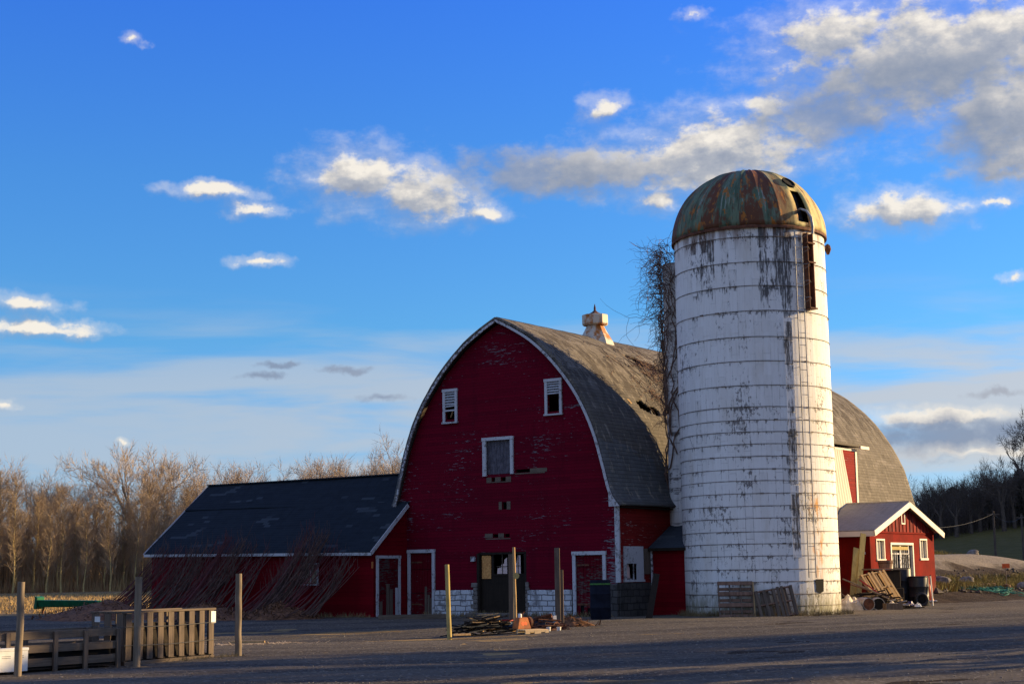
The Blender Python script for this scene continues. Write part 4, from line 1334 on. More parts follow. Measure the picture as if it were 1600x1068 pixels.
part('roof', 'roof_annex', anx, annex_roof, solid=0.07)
part('rake_board', 'trim_clean', anx, lambda b: (b.beam((AU + 0.38, AV0 - 0.36, AZE - 0.12), (AU + 0.38, AVM, AZR - 0.01), 0.05, 0.24, (0, -0.3, 1)), b.beam((AU + 0.38, AV1 + 0.36, AZE - 0.12), (AU + 0.38, AVM, AZR - 0.01), 0.05, 0.24, (0, 0.3, 1))))
part('soffit', 'trim_clean', anx, lambda b: (b.hexa([(AU + 0.06, AV0 - 0.32, AZE - 0.11), (AU + 0.35, AV0 - 0.32, AZE - 0.11), (AU + 0.35, AVM, AZR - 0.02), (AU + 0.06, AVM, AZR - 0.02), (AU + 0.06, AV0 - 0.32, AZE - 0.08), (AU + 0.35, AV0 - 0.32, AZE - 0.08), (AU + 0.35, AVM, AZR + 0.01), (AU + 0.06, AVM, AZR + 0.01)]),))
part('eave_board', 'trim_clean', anx, lambda b: b.box(5.2, AU + 0.34, AV0 - 0.33, AV0 - 0.27, AZE - 0.24, AZE - 0.02))


def annex_window(v0, v1, z0, z1):
    f = part('window', 'trim_clean', anx, lambda b: (b.box(AU - 0.10, AU + 0.03, v0, v0 + 0.07, z0 + 0.07, z1 - 0.07), b.box(AU - 0.10, AU + 0.03, v1 - 0.07, v1, z0 + 0.07, z1 - 0.07), b.box(AU - 0.10, AU + 0.035, v0, v1, z1 - 0.07, z1), b.box(AU - 0.10, AU + 0.06, v0 - 0.03, v1 + 0.03, z0 - 0.02, z0 + 0.07)))
    part('pane', 'glass_pale', f, lambda b: b.box(AU - 0.12, AU - 0.105, v0 + 0.07, v1 - 0.07, z0 + 0.07, z1 - 0.07))
    part('muntin', 'trim_clean', f, lambda b: b.box(AU - 0.104, AU - 0.07, (v0 + v1) / 2 + 0.12, (v0 + v1) / 2 + 0.16, z0 + 0.07, z1 - 0.07))


annex_window(17.14, 18.09, 1.92, 2.87)
annex_window(22.25, 23.17, 1.96, 2.92)
ad = part('double_door', 'trim_clean', anx, lambda b: (b.box(AU - 0.1, AU + 0.03, 18.75, 18.86, 0.5, 2.62), b.box(AU - 0.1, AU + 0.03, 21.34, 21.45, 0.5, 2.62), b.box(AU - 0.1, AU + 0.035, 18.75, 21.45, 2.62, 2.72)))
part('door_leaf', 'trim_worn', ad, lambda b: (b.box(AU - 0.09, AU - 0.05, 18.86, 18.98, 0.5, 2.6), b.box(AU - 0.09, AU - 0.05, 19.95, 20.15, 0.5, 2.6), b.box(AU - 0.09, AU - 0.05, 20.98, 21.08, 0.5, 2.6),
                                             b.box(AU - 0.088, AU - 0.052, 18.98, 20.98, 0.5, 0.75), b.box(AU - 0.088, AU - 0.052, 18.98, 20.98, 1.52, 1.60), b.box(AU - 0.088, AU - 0.052, 18.98, 20.98, 2.2, 2.26)))
part('door_lintel_board', 'wood_yellow', ad, lambda b: b.box(AU - 0.086, AU - 0.048, 18.9, 20.98, 2.40, 2.55))
part('pane', 'glass_dark', ad, lambda b: b.box(AU - 0.14, AU - 0.12, 18.86, 21.34, 0.4, 2.62))
part('bars', 'trim_worn', ad, lambda b: [b.box(AU - 0.08, AU - 0.06, y_, y_ + 0.03, 0.75, 2.4) for y_ in (19.2, 19.42, 19.65, 20.35, 20.55, 20.78)])
part('gable_vent', 'trim_clean', anx, lambda b: (b.box(AU + 0.035, AU + 0.07, 20.05, 20.12, 3.6, 4.1), b.box(AU + 0.035, AU + 0.07, 20.42, 20.49, 3.6, 4.1), b.box(AU + 0.035, AU + 0.07, 20.05, 20.49, 3.54, 3.6)))
part('side_window', 'trim_clean', anx, lambda b: (b.box(5.55, 5.63, AV0 - 0.05, AV0 - 0.006, 1.65, 2.75), b.box(6.15, 6.23, AV0 - 0.05, AV0 - 0.006, 1.65, 2.75), b.box(5.5, 6.28, AV0 - 0.07, AV0 - 0.006, 1.58, 1.65), b.box(5.55, 6.23, AV0 - 0.05, AV0 - 0.006, 2.75, 2.83)))
fl = part('flood_lamp', 'white_paint', anx, lambda b: (b.M.identity(), b.lathe([(0.05, -0.06), (0.10, 0.0), (0.11, 0.1), (0.02, 0.13)], 10, (AU - 0.25, AV0 - 0.14, 2.75), 0, True, True), b.box(AU - 0.29, AU - 0.21, AV0 - 0.1, AV0 - 0.006, 2.70, 2.86), b.box(AU - 0.28, AU - 0.22, AV0 - 0.06, AV0 - 0.006, 2.2, 2.3)))

# ------------------------------------------------------------------ dead vine on the silo chute
rng = random.Random(21)


def rnd3(s=1.0):
    return Vector((rng.gauss(0, s), rng.gauss(0, s), rng.gauss(0, s)))


def vine_mesh(b):
    cc = SIL + Vector((-2.58, 2.02, 0))
    # main stems climbing the chute
    for k in range(14):
        a = rng.uniform(1.7, 5.4)
        p = cc + Vector((cos(a) * 0.5, sin(a) * 0.5, 3.2 + rng.uniform(0, 5)))
        pts = [p.copy()]
        zt = rng.uniform(12.0, 13.9)
        while p.z < zt:
            a += rng.gauss(0, 0.25)
            a = min(5.6, max(1.5, a))
            rr_ = 0.50 + abs(rng.gauss(0, 0.09)) + 0.10 * sst(9, 13, p.z)
            p = Vector((cc.x + cos(a) * rr_, cc.y + sin(a) * rr_, p.z + rng.uniform(0.2, 0.45)))
            pts.append(p.copy())
        b.tube(pts, [0.035 - 0.02 * i / len(pts) for i in range(len(pts))], 4, False)
    # tangle hanging out to the left, thick at the top
    for k in range(470):
        a = rng.uniform(2.1, 4.5)
        z = 6.8 + 7.2 * rng.random() ** 0.62
        full = 0.42 + 0.72 * sst(8.5, 12.5, z) * (1 - 0.5 * sst(13.0, 14.0, z))
        p = cc + Vector((cos(a) * 0.55, sin(a) * 0.55, z))
        d = Vector((cos(a), sin(a), rng.uniform(-0.2, 0.7))).normalized()
        pts = [p.copy()]
        n = rng.randint(5, 9)
        L = rng.uniform(0.07, 0.22) * full
        if rng.random() < 0.05:
            L *= 1.9
        for i in range(n):
            d = (d + rnd3(0.42) + Vector((0, 0, -0.14))).normalized()
            p = p + d * L
            pts.append(p.copy())
        b.tube(pts, [0.013 - 0.009 * i / n for i in range(n + 1)], 3, False)
        if rng.random() < 0.6:
            q = pts[n // 2].copy()
            d2 = rnd3(1).normalized()
            p2 = [q.copy()]
            for i in range(4):
                d2 = (d2 + rnd3(0.3) + Vector((0, 0, -0.1))).normalized()
                q = q + d2 * L
                p2.append(q.copy())
            b.tube(p2, [0.008, 0.007, 0.006, 0.005, 0.003], 3, False)
    # runners creeping over the barn roof
    for k in range(300):
        v = 7.3 + rng.gauss(0, 1.3)
        s = rng.uniform(1.6, 8.9)
        if rng.random() < 0.55:
            s = rng.uniform(1.8, 4.8)
        ang = rng.uniform(0, 2 * pi)
        pts = []
        off = rng.uniform(0.02, 0.16)
        for i in range(rng.randint(6, 12)):
            u, z = prof(min(SMAX, max(0.2, s)))
            pts.append(BL(u + off * 0.7, v, z + off * 0.7))
            ang += rng.gauss(0, 0.55)
            s += 0.16 * sin(ang)
            v += 0.16 * cos(ang)
            off = max(0.015, off + rng.gauss(0, 0.03))
        b.tube(pts, [0.016 - 0.011 * i / len(pts) for i in range(len(pts))], 3, False)


o = part('dead_vine', 'vine', None, vine_mesh)
tag(o, 'tangle of leafless vines hanging off the silo chute and over the barn roof', 'vine')


# ------------------------------------------------------------------ trees
def grow(b, p, d, L, r, depth, rg, up=0.12, wob=0.18, kids=(3, 4), sides=5, spread=0.6, shrink=0.66, twig=None, rmin=0.009):
    n = 4 if depth > 1 else 3
    r = max(r, rmin)
    pts, rad = [p.copy()], [r]
    dd = d.copy()
    for i in range(n):
        dd = (dd + Vector((rg.gauss(0, wob), rg.gauss(0, wob), rg.gauss(0, wob) + up))).normalized()
        p = p + dd * L / n
        pts.append(p.copy())
        rad.append(r * (1 - 0.55 * (i + 1) / n) if depth > 0 else r * (1 - 0.75 * (i + 1) / n))
    tgt = twig if (twig is not None and depth <= 1) else b
    tgt.tube(pts, rad, max(3, sides), False)
    if depth <= 0:
        return
    k = rg.randint(*kids)
    for i in range(k):
        f = 0.30 + 0.65 * (i + 1) / k
        q = pts[0].lerp(pts[-1], 0) if f <= 0 else pts[min(n, max(1, int(f * n)))]
        a = rg.uniform(0, 2 * pi)
        s = dd.cross(Vector((cos(a), sin(a), 0.3)))
        if s.length < 0.05:
            s = Vector((1, 0, 0))
        s.normalize()
        nd = (dd * (1 - spread * 0.35) + s * spread * rg.uniform(0.6, 1.2)).normalized()
        if i == k - 1:
            nd = (dd + s * spread * 0.3).normalized()
        grow(b, q, nd, L * shrink * rg.uniform(0.75, 1.15), rad[-1] * (0.95 if i == k - 1 else 0.7), depth - 1, rg, up, wob, kids, sides - 1, spread, shrink, twig, rmin)


def make_tree(name, label, cat, group, build, mats):
    t = thing(name, label, cat, (0, 0, 0), 0, group)
    tr, cr = MB(), MB()
    build(tr, cr)
    tr.build('trunk', mats[0], t, smooth=True, sharp=0)
    cr.build('crown', mats[1], t)
    return t


def poplar(seed, H):
    def f(tr, cr):
        rg = random.Random(seed)
        pts, rad = [], []
        x = y = 0.0
        n = 12
        for i in range(n + 1):
            z = H * i / n - (0.3 if i == 0 else 0)
            pts.append(Vector((x, y, z)))
            rad.append(0.120 * (1 - i / n) ** 0.8 + 0.012)
            x += rg.gauss(0, 0.09)
            y += rg.gauss(0, 0.09)
        tr.tube(pts, rad, 6, False)
        k = 120
        for i in range(k):
            f_ = 0.16 + 0.83 * (i / k) ** 0.9
            z = f_ * n
            j = min(n - 1, int(z))
            p = pts[j].lerp(pts[j + 1], z - j)
            a = rg.uniform(0, 2 * pi)
            L = (2.1 - 1.1 * f_) * rg.uniform(0.55, 1.4)
            if f_ < 0.45:
                L *= 0.75
            d = Vector((cos(a), sin(a), rg.uniform(0.5, 1.5))).normalized()
            grow(cr, p, d, L, 0.030, 2 if f_ > 0.25 else 1, rg, 0.10, 0.14, (4, 6), 3, 0.62, 0.66)
    return f


def broad(seed, H, w=1.0, depth=5):
    def f(tr, cr):
        rg = random.Random(seed)
        k = rg.randint(2, 3)
        tr.tube([Vector((0, 0, -0.3)), Vector((0.05, 0.02, H * 0.12)), Vector((0.1, -0.05, H * 0.26))], [0.34, 0.28, 0.24], 8, False)
        for i in range(k + 1):
            a = 2 * pi * i / (k + 1) + rg.uniform(-0.4, 0.4)
            d = Vector((cos(a) * 0.55 * w, sin(a) * 0.55 * w, 1)).normalized()
            grow(tr, Vector((0.1, -0.05, H * 0.24)), d, H * 0.27, 0.17, depth, rg, 0.07, 0.13, (3, 5), 6, 0.74, 0.68, cr, 0.0125)
    return f


def conifer(seed, H, W):
    def f(tr, cr):
        rg = random.Random(seed)
        tr.tube([Vector((0, 0, -0.3)), Vector((0, 0, H * 0.5)), Vector((0, 0, H * 0.97))], [0.2, 0.12, 0.02], 6, False)
        n = int(1500)
        for i in range(n):
            f_ = rg.random() ** 0.85
            z = H * (0.06 + 0.94 * f_)
            tier = 0.75 + 0.25 * sin(z * 4.2 + seed)
            rm = W * (1 - f_) ** 0.65 * min(1, 0.35 + 2.2 * f_) * tier + 0.08
            a = rg.uniform(0, 2 * pi)
            rm *= 0.8 + 0.65 * mnoise.noise((cos(a) * 1.5, sin(a) * 1.5, z * 0.6 + seed))
            r_ = rm * rg.uniform(0.25, 1.0)
            p = Vector((cos(a) * r_, sin(a) * r_, z - 0.25 * r_))
            o_ = Vector((cos(a), sin(a), -0.25 + rg.gauss(0, 0.35))).normalized()
            s_ = o_.cross(Vector((rg.gauss(0, .5), rg.gauss(0, .5), 1))).normalized()
            L, wd = rg.uniform(0.35, 0.8), rg.uniform(0.10, 0.24)
            cr.face([p - s_ * wd, p + o_ * L * 0.5 - s_ * wd * 1.2, p + o_ * L, p + o_ * L * 0.5 + s_ * wd * 1.2, p + s_ * wd])
    return f


rng = random.Random(77)
PG = 'young poplars planted in rows behind the field'
pop = [make_tree('poplar_tree', 'tall thin bare poplar with sunlit olive trunk in the rows beyond the field', 'tree', PG, poplar(100 + i, H), ('bark_warm', 'twig_warm')) for i, H in enumerate((11.5, 12.6, 11.0, 13.2, 10.4))]
n_pop = 0


def put_copy(protos, used, x, y, sc, lab=None):
    k = rng.randrange(len(protos))
    o = protos[k] if k not in used else copy_tree(protos[k])
    used.add(k)
    o.location = (x, y, gh(x, y))
    o.rotation_euler = (0, 0, rng.uniform(0, 6.28))
    o.scale = (sc, sc, sc * rng.uniform(0.92, 1.1))
    return o


used = set()
# planted rows run along the field edge
for row, yb in enumerate((186, 191, 196.5, 203)):
    x = -80 + row * 1.3
    while x < -35:
        put_copy(pop, used, x + rng.gauss(0, 0.35), yb + rng.gauss(0, 0.7) + 0.80 * (x + 60), rng.uniform(0.80, 1.05) * (1.0 + 0.06 * sin(x * 0.35)))
        x += rng.uniform(1.6, 2.9)
BG = 'pale bare trees standing behind the poplars'
brd = [make_tree('bare_tree', 'broad pale leafless tree rising behind the poplars and the low red shed', 'tree', BG, broad(300 + i, H, w_), ('twig_warm', 'twig_pale')) for i, (H, w_) in enumerate(((15.5, 1.0), (17, 1.25), (16, 0.8), (18, 1.1)))]
used = set()
for (px_, y_, sc) in [(-66, 214, .90), (-60, 210, .92), (-55.5, 216, 1.06), (-52, 206, 1.04), (-49, 212, .92), (-44.5, 218, .90), (-41, 206, .96), (-38.5, 214, .95), (-37, 202, .98), (-33.5, 200, .90), (-31, 206, .98), (-28.8, 198, 1.00), (-27.5, 206, .96), (-25.6, 199, 1.06), (-23.4, 203, 1.02), (-21.6, 198, .80), (-19.6, 200, .98), (-17.3, 199, .92), (-15.0, 195, 1.02), (-12.2, 178, 1.04), (-9.5, 186, 1.06), (-72, 212, .95), (-78, 216, .95)]:
    put_copy(brd, used, px_, y_ + 8 + 0.5 * (px_ + 60), sc * 1.5)
# near trees right of the frame whose long shadows cross the yard, and the tree at the right edge
o = make_tree('bare_tree', 'large bare tree with dark arching branches at the right edge above the hill woods', 'tree', None, broad(411, 15.5, 1.3), ('bark_dark', 'bark_dark'))
o.location = (60.8, 180, gh(60.8, 180))
o.scale = (1.45, 1.45, 1.45)

HG = 'dark evergreens on the shaded hillside'
con = [make_tree('evergreen_tree', 'dark evergreen in the shaded woods on the hillside at right', 'tree', HG, conifer(500 + i, H, W_), ('bark_dark', 'needles')) for i, (H, W_) in enumerate(((7.0, 3.0), (8.0, 3.2), (6.0, 2.8), (7.5, 2.6)))]
used = set()
for row in range(4):
    yb = 228 + row * 15
    x = yb * 0.235
    while x < yb * 0.46:
        put_copy(con, used, x + rng.gauss(0, 0.6), yb + rng.gauss(0, 3.5), rng.uniform(0.55, 0.95))
        x += rng.uniform(3.0, 6.5)
DG = 'bare trees mixed into the hillside woods'
hb = [make_tree('bare_tree', 'thin bare tree standing among the dark hillside evergreens at right', 'tree', DG, broad(600 + i, H, 0.8, 4), ('bark_dark', 'bark_dark')) for i, H in enumerate((11, 13, 12))]
used = set()
for row in range(3):
    yb = 222 + row * 16
    x = yb * 0.232
    while x < yb * 0.45:
        put_copy(hb, used, x + rng.gauss(0, 0.8), yb + rng.gauss(0, 3.5), rng.uniform(0.7, 1.05))
        x += rng.uniform(1.5, 3.0)

# trees beside the yard, beyond the right edge of the frame: their shadows lie across the foreground
SG = 'yard trees beyond the right edge'
sh1 = make_tree('yard_evergreen', 'tall evergreen beside the yard off to the right', 'tree', SG, conifer(700, 17, 3.2), ('bark_dark', 'needles'))
sh2 = make_tree('yard_bare_tree', 'tall bare tree beside the yard off to the right', 'tree', SG, broad(711, 14, 0.7), ('bark_dark', 'bark_dark'))
for i, (x, y, e) in enumerate([(27, 30.3, 1), (30, 35.4, 1), (26, 24.6, 1), (33, 36.8, 0), (29, 39.6, 1), (36, 43.0, 0)]):
    src = sh1 if e else sh2
    o = src if i in (0, 3) else copy_tree(src)
    o.location = (x, y, 0)
    o.rotation_euler = (0, 0, i * 1.3)
    o.scale = (1, 1, rng.uniform(0.9, 1.1))

# thicket of saplings between and behind the trunks
def thicket(b):
    rg = random.Random(9)
    for i in range(13000):
        x = rg.uniform(-86, -36)
        y = 186 + 0.80 * (x + 60) + rg.uniform(7, 32)
        h = rg.uniform(3.0, 12.0) * (0.85 + 0.3 * mnoise.noise((x * 0.12, y * 0.12, 3)))
        p = Vector((x, y, gh(x, y) - 0.1))
        d = Vector((rg.gauss(0, 0.12), rg.gauss(0, 0.12), 1)).normalized()
        q = p + d * h * 0.55
        e = q + (d + Vector((rg.gauss(0, 0.15), rg.gauss(0, 0.15), 0))).normalized() * h * 0.45
        b.tube([p, q, e], [0.035, 0.022, 0.006], 3, False)
        for k in range(5):
            f = rg.uniform(0.25, 0.95)
            s = p.lerp(e, f)
            a = rg.uniform(0, 2 * pi)
            L = rg.uniform(0.5, 1.5)
            t = s + Vector((cos(a) * L * 0.6, sin(a) * L * 0.6, L * 0.8))
            i0 = len(b.v)
            b.v += [tuple(s + Vector((0, 0, -0.02))), tuple(s + Vector((0.02, 0.02, 0.02))), tuple(t)]
            b.f.append([i0, i0 + 1, i0 + 2])


def hill_brush(b):
    rg = random.Random(29)
    for i in range(11000):
        y = rg.uniform(224, 290)
        x = y * rg.uniform(0.225, 0.47)
        h = rg.uniform(1.5, 8.5) * (0.85 + 0.35 * mnoise.noise((x * 0.15, y * 0.15, 8)))
        p = Vector((x, y, gh(x, y) - 0.1))
        d = Vector((rg.gauss(0, 0.13), rg.gauss(0, 0.13), 1)).normalized()
        q = p + d * h * 0.55
        e = q + (d + Vector((rg.gauss(0, 0.2), rg.gauss(0, 0.2), 0))).normalized() * h * 0.45
        b.tube([p, q, e], [0.05, 0.035, 0.008], 3, False)
        for k in range(6):
            f = rg.uniform(0.25, 0.95)
            s = p.lerp(e, f)
            a = rg.uniform(0, 2 * pi)
            L = rg.uniform(0.6, 1.6)
            t = s + Vector((cos(a) * L * 0.7, sin(a) * L * 0.7, L * 0.7))
            b.face([s + Vector((0, 0, -0.03)), s + Vector((0.03, 0.03, 0.03)), t])


o = part('hillside_brush', 'bark_dark', None, hill_brush)
tag(o, 'dark leafless brush filling the woods on the hillside at right', 'undergrowth', kind='stuff')
o = part('undergrowth', 'thicket', None, thicket)
tag(o, 'russet thicket of bare saplings filling the woods behind the field', 'undergrowth', kind='stuff')


def low_brush(b):
    rg = random.Random(19)
    for i in range(5000):
        x = rg.uniform(-86, -36)
        y = 186 + 0.80 * (x + 60) + rg.uniform(0, 16)
        h = rg.uniform(0.4, 2.2)
        p = Vector((x, y, -0.05))
        t = p + Vector((rg.gauss(0, 0.3), rg.gauss(0, 0.3), h))
        b.face([p + Vector((-0.03, 0, 0)), p + Vector((0.05, 0.03, 0)), t])


o = part('dry_brush', simple('dry_brush_straw', (0.30, 0.20, 0.085), (0.18, 0.085, 0.045), 0.3, 0.95), None, low_brush)
tag(o, 'low dry straw and brush along the foot of the poplars', 'brush', kind='stuff')

# stubble on the field and dry grass tufts
def tufts(b, n, region, hmin, hmax, rg, width=0.01):
    for i in range(n):
        x, y = region(rg)
        z = max(gh(x, y), 0)
        for k in range(rg.randint(4, 7)):
            a = rg.uniform(0, 2 * pi)
            h = rg.uniform(hmin, hmax)
            p = Vector((x + rg.gauss(0, 0.05), y + rg.gauss(0, 0.05), z - 0.02))
            s = Vector((cos(a), sin(a), 0)) * width
            b.face([p - s, p + s, p + Vector((rg.gauss(0, 0.4) * h, rg.gauss(0, 0.4) * h, h))])


b = MB()
tufts(b, 4500, lambda r: (lambda y: (r.uniform(-0.36, -0.12) * y, y))(r.uniform(74, 165)), 0.08, 0.3, random.Random(4), 0.025)
o = b.build('field_stubble', simple('stubble_straw', (0.46, 0.31, 0.13), (0.26, 0.17, 0.075), 0.4, 0.95))
tag(o, 'pale crop stubble over the lit field at left', 'stubble', kind='stuff')
b = MB()


def bank_pos(r):
    while True:
        y = r.uniform(66, 112)
        x = y * r.uniform(0.24, 0.36)
        n = 0.7071 * ((y - 62) - (x - 12))
        if 3.2 < n < 9 or n > 17:
            return x, y


tufts(b, 5200, bank_pos, 0.10, 0.42, random.Random(6), 0.02)
o = b.build('bank_grass', simple('rough_bank_grass', (0.24, 0.19, 0.05), (0.11, 0.09, 0.028), 0.6, 0.95))
tag(o, 'tufts of rough grass on the earth bank right of the red outbuilding', 'grass', kind='stuff')
b = MB()
rg = random.Random(31)
def face_pos(r):
    while True:
        y = r.uniform(68, 112)
        x = y * r.uniform(0.24, 0.36)
        if 2.5 < 0.7071 * ((y - 62) - (x - 12)) < 10.5:
            return x, y


for i in range(650):
    x, y = face_pos(rg)
    pebble(b, x, y, gh(x, y) + 0.03, rg.uniform(0.04, 0.17) * (2.2 if rg.random() < 0.05 else 1), rg)
o = b.build('bank_rubble', simple('bank_stone', (0.10, 0.082, 0.064), (0.04, 0.033, 0.027), 3, 0.95, bs=0.8))
tag(o, 'broken stones littering the earth bank at right', 'rubble', kind='stuff')
b = MB()
rg = random.Random(33)
for i in range(260):
    f = rg.random()
    P_ = Vector((-9.5, 27.4, 0)).lerp(Vector((-5.7, 32.0, 0)), f)
    tx, ty = P_.x + rg.gauss(0.15, 0.10), P_.y + rg.gauss(-0.2, 0.12)
    for k in range(5):
        h = rg.uniform(0.03, 0.13)
        p = Vector((tx + rg.gauss(0, 0.04), ty + rg.gauss(0, 0.04), 0.0))
        b.face([p + Vector((-0.006, 0, 0)), p + Vector((0.006, 0.004, 0)), p + Vector((rg.gauss(0, 0.05), rg.gauss(0, 0.05), h))])
for i in range(620):
    k = i % 4
    f = rg.random()
    if k == 0:
        q = BL(-3.2 + 8.2 * f, 0.02 - abs(rg.gauss(0, 0.25)), 0)
    elif k == 1:
        q = BL(-16.5 + 12 * f, -2.0 - abs(rg.gauss(0, 0.3)), 0)
    else:
        a = R(-170 + 150 * f)
        q = SIL + Vector((cos(a), sin(a), 0)) * (2.9 + abs(rg.gauss(0, 0.18)))
    for j in range(6):
        h = rg.uniform(0.05, 0.28)
        p = Vector((q.x + rg.gauss(0, 0.06), q.y + rg.gauss(0, 0.06), 0.0))
        b.face([p + Vector((-0.010, 0, 0)), p + Vector((0.010, 0.006, 0)), p + Vector((rg.gauss(0, 0.09), rg.gauss(0, 0.09), h))])
o = b.build('dead_weeds', simple('dead_weed_straw', (0.26, 0.19, 0.085), (0.14, 0.10, 0.05), 2, 0.95))
tag(o, 'dead weeds along the foot of the crates, barn walls and silo', 'weeds', kind='stuff')


# ------------------------------------------------------------------ posts
PGRP = 'wooden posts standing in the yard'


def post(x, y, h, r, lean, label, m='wood_post', sq=False):
    t = thing('wooden_post', label, 'post', (x, y, 0), rng.uniform(0, 6) if not sq else -0.12, PGRP)
    b = MB()
    n = 7
    if sq:
        b.hexa([(-r, -0.03, -0.2), (r, -0.03, -0.2), (r, 0.03, -0.2), (-r, 0.03, -0.2), (-r + lean, -0.03, h), (r + lean, -0.03, h), (r + lean, 0.03, h - 0.02), (-r + lean, 0.03, h - 0.03)])
        b.build('post_shaft', m, t, bevel=0.004)
    else:
        b.tube([Vector((0, 0, -0.2))] + [Vector((rng.gauss(0, 0.004), rng.gauss(0, 0.004), h * i / n)) for i in range(1, n + 1)], [r * 1.03] + [r * (1.03 - 0.06 * i / n) * rng.uniform(0.97, 1.03) for i in range(1, n + 1)], 12)
        b.build('post_shaft', m, t, smooth=True, sharp=50)
        t.rotation_euler = (0, lean, 0)
    return t


post(-8.30, 26.40, 1.56, 0.062, 0.010, 'round grey post in front of the white box, leftmost of the posts')
post(-6.92, 28.88, 1.62, 0.066, 0.006, 'round grey post standing between the low crate and the tall slatted crate')
post(-5.63, 32.08, 1.66, 0.066, -0.004, 'round grey post standing right of the tall slatted crate')
post(-1.71, 40.74, 1.84, 0.06, -0.03, 'yellow sunlit round post left of the scrap pile', 'wood_yellow')
post(-0.12, 46.3, 2.15, 0.07, 0.0, 'flat grey board post left beside the pale pole before the doorway', 'wood_grey', True)
t = post(0.0, 45.5, 2.34, 0.042, -0.012, 'thin pale pole with a round tag before the barn doorway', 'wood_tan')
part('round_tag', 'wood_yellow', t, lambda b: (b.lathe([(0.001, 0.0), (0.09, 0.0), (0.09, 0.02), (0.001, 0.02)], 14, (0.02, 0, 0))))
t.children[-1].matrix_local = Matrix.Translation((0.03, -0.05, 1.52)) @ Matrix.Rotation(R(90), 4, 'X')
post(1.21, 45.0, 2.30, 0.075, 0.0, 'tall grey plank post right of the scrap pile', 'wood_grey', True)
post(1.33, 45.12, 1.68, 0.05, 0.0, 'shorter grey plank post fixed beside the tall plank post', 'wood_grey', True)

# ------------------------------------------------------------------ slatted crates
CR = math.atan2(2.31, 1.2)
cr1 = thing('slatted_crate', 'tall crate of upright grey slats with wire straps and paper labels', 'crate', (-7.22, 29.15, 0), CR)
CL, CD, CH = 2.62, 0.78, 1.0


def slats(b, n, x0, x1, y, th, z0, z1, rg, wd=0.155):
    for i in range(n):
        c = x0 + (x1 - x0) * i / (n - 1)
        j = rg.gauss(0, 0.008)
        t_ = rg.gauss(0, 0.010)
        b.hexa([(c - wd / 2 + j, y, z0), (c + wd / 2 + j, y, z0), (c + wd / 2 + j, y + th, z0), (c - wd / 2 + j, y + th, z0),
                (c - wd / 2 + j + t_, y, z1), (c + wd / 2 + j + t_, y, z1), (c + wd / 2 + j + t_, y + th, z1), (c - wd / 2 + j + t_, y + th, z1)])


rg = random.Random(41)
part('front_slats', 'wood_grey', cr1, lambda b: slats(b, 9, 0.10, CL - 0.10, -0.02, 0.02, 0.10, CH - 0.05, rg))
part('rear_slats', 'wood_grey', cr1, lambda b: slats(b, 9, 0.10, CL - 0.10, CD, 0.02, 0.08, CH - 0.05, rg))


def end_slats(b, x):
    for i in range(3):
        y = 0.10 + (CD - 0.2) * i / 2
        b.box(x, x + 0.02, y - 0.075, y + 0.075, 0.08, CH - 0.05)


part('end_slats', 'wood_grey', cr1, lambda b: end_slats(b, -0.022))
part('end_slats', 'wood_grey', cr1, lambda b: end_slats(b, CL + 0.002))
for (x, y) in ((0.0, 0.002), (CL - 0.07, 0.002), (0.0, CD - 0.072), (CL - 0.07, CD - 0.072)):
    boxpart('corner_post', 'wood_grey', cr1, (x, x + 0.07, y, y + 0.07, 0.02, CH - 0.04), bevel=0.004)
for dm_ in ((-0.03, CL + 0.03, -0.028, 0.075, CH - 0.045, CH - 0.005), (-0.03, CL + 0.03, CD - 0.075, CD + 0.028, CH - 0.045, CH - 0.005), (-0.028, 0.07, 0.08, CD - 0.08, CH - 0.044, CH - 0.006), (CL - 0.07, CL + 0.028, 0.08, CD - 0.08, CH - 0.044, CH - 0.006)):
    boxpart('top_rail', 'wood_grey_x', cr1, dm_, bevel=0.004)
boxpart('floor_boards', 'wood_dark', cr1, (0.02, CL - 0.02, 0.03, CD - 0.03, 0.08, 0.11))
part('dark_fill', simple('dark_leaf_litter', (0.028, 0.02, 0.015), (0.012, 0.010, 0.009), 9, 0.95, bs=1.0), cr1, lambda b: b.grid([[(0.08 + 2.46 * i / 24, 0.09 + 0.6 * j / 8, 0.72 + 0.10 * mnoise.noise((i * 0.5, j * 0.6, 2))) if 0 < i < 24 and 0 < j < 8 else (0.08 + 2.46 * i / 24, 0.09 + 0.6 * j / 8, 0.12) for j in range(9)] for i in range(25)]))
for y in (-0.02, CD - 0.06):
    boxpart('skid', 'wood_grey_x', cr1, (0.0, CL, y, y + 0.09, 0.0, 0.075), bevel=0.005)
for z in (0.36, 0.70):
    part('wire_strap', 'wire', cr1, lambda b: b.tube([(-0.035, CD + 0.035, z + .02), (-0.035, -0.032, z + .01), (CL * 0.5, -0.034, z - 0.012), (CL + 0.035, -0.032, z + .015), (CL + 0.035, CD + 0.035, z), (-0.035, CD + 0.035, z + .02)], 0.006, 4, False))
boxpart('paper_label', 'white_paint', cr1, (CL - 0.13, CL + 0.015, -0.030, -0.026, 0.70, 0.93))
boxpart('paper_label', 'white_paint', cr1, (-0.027, -0.024, 0.57, 0.70, 0.80, 0.90))

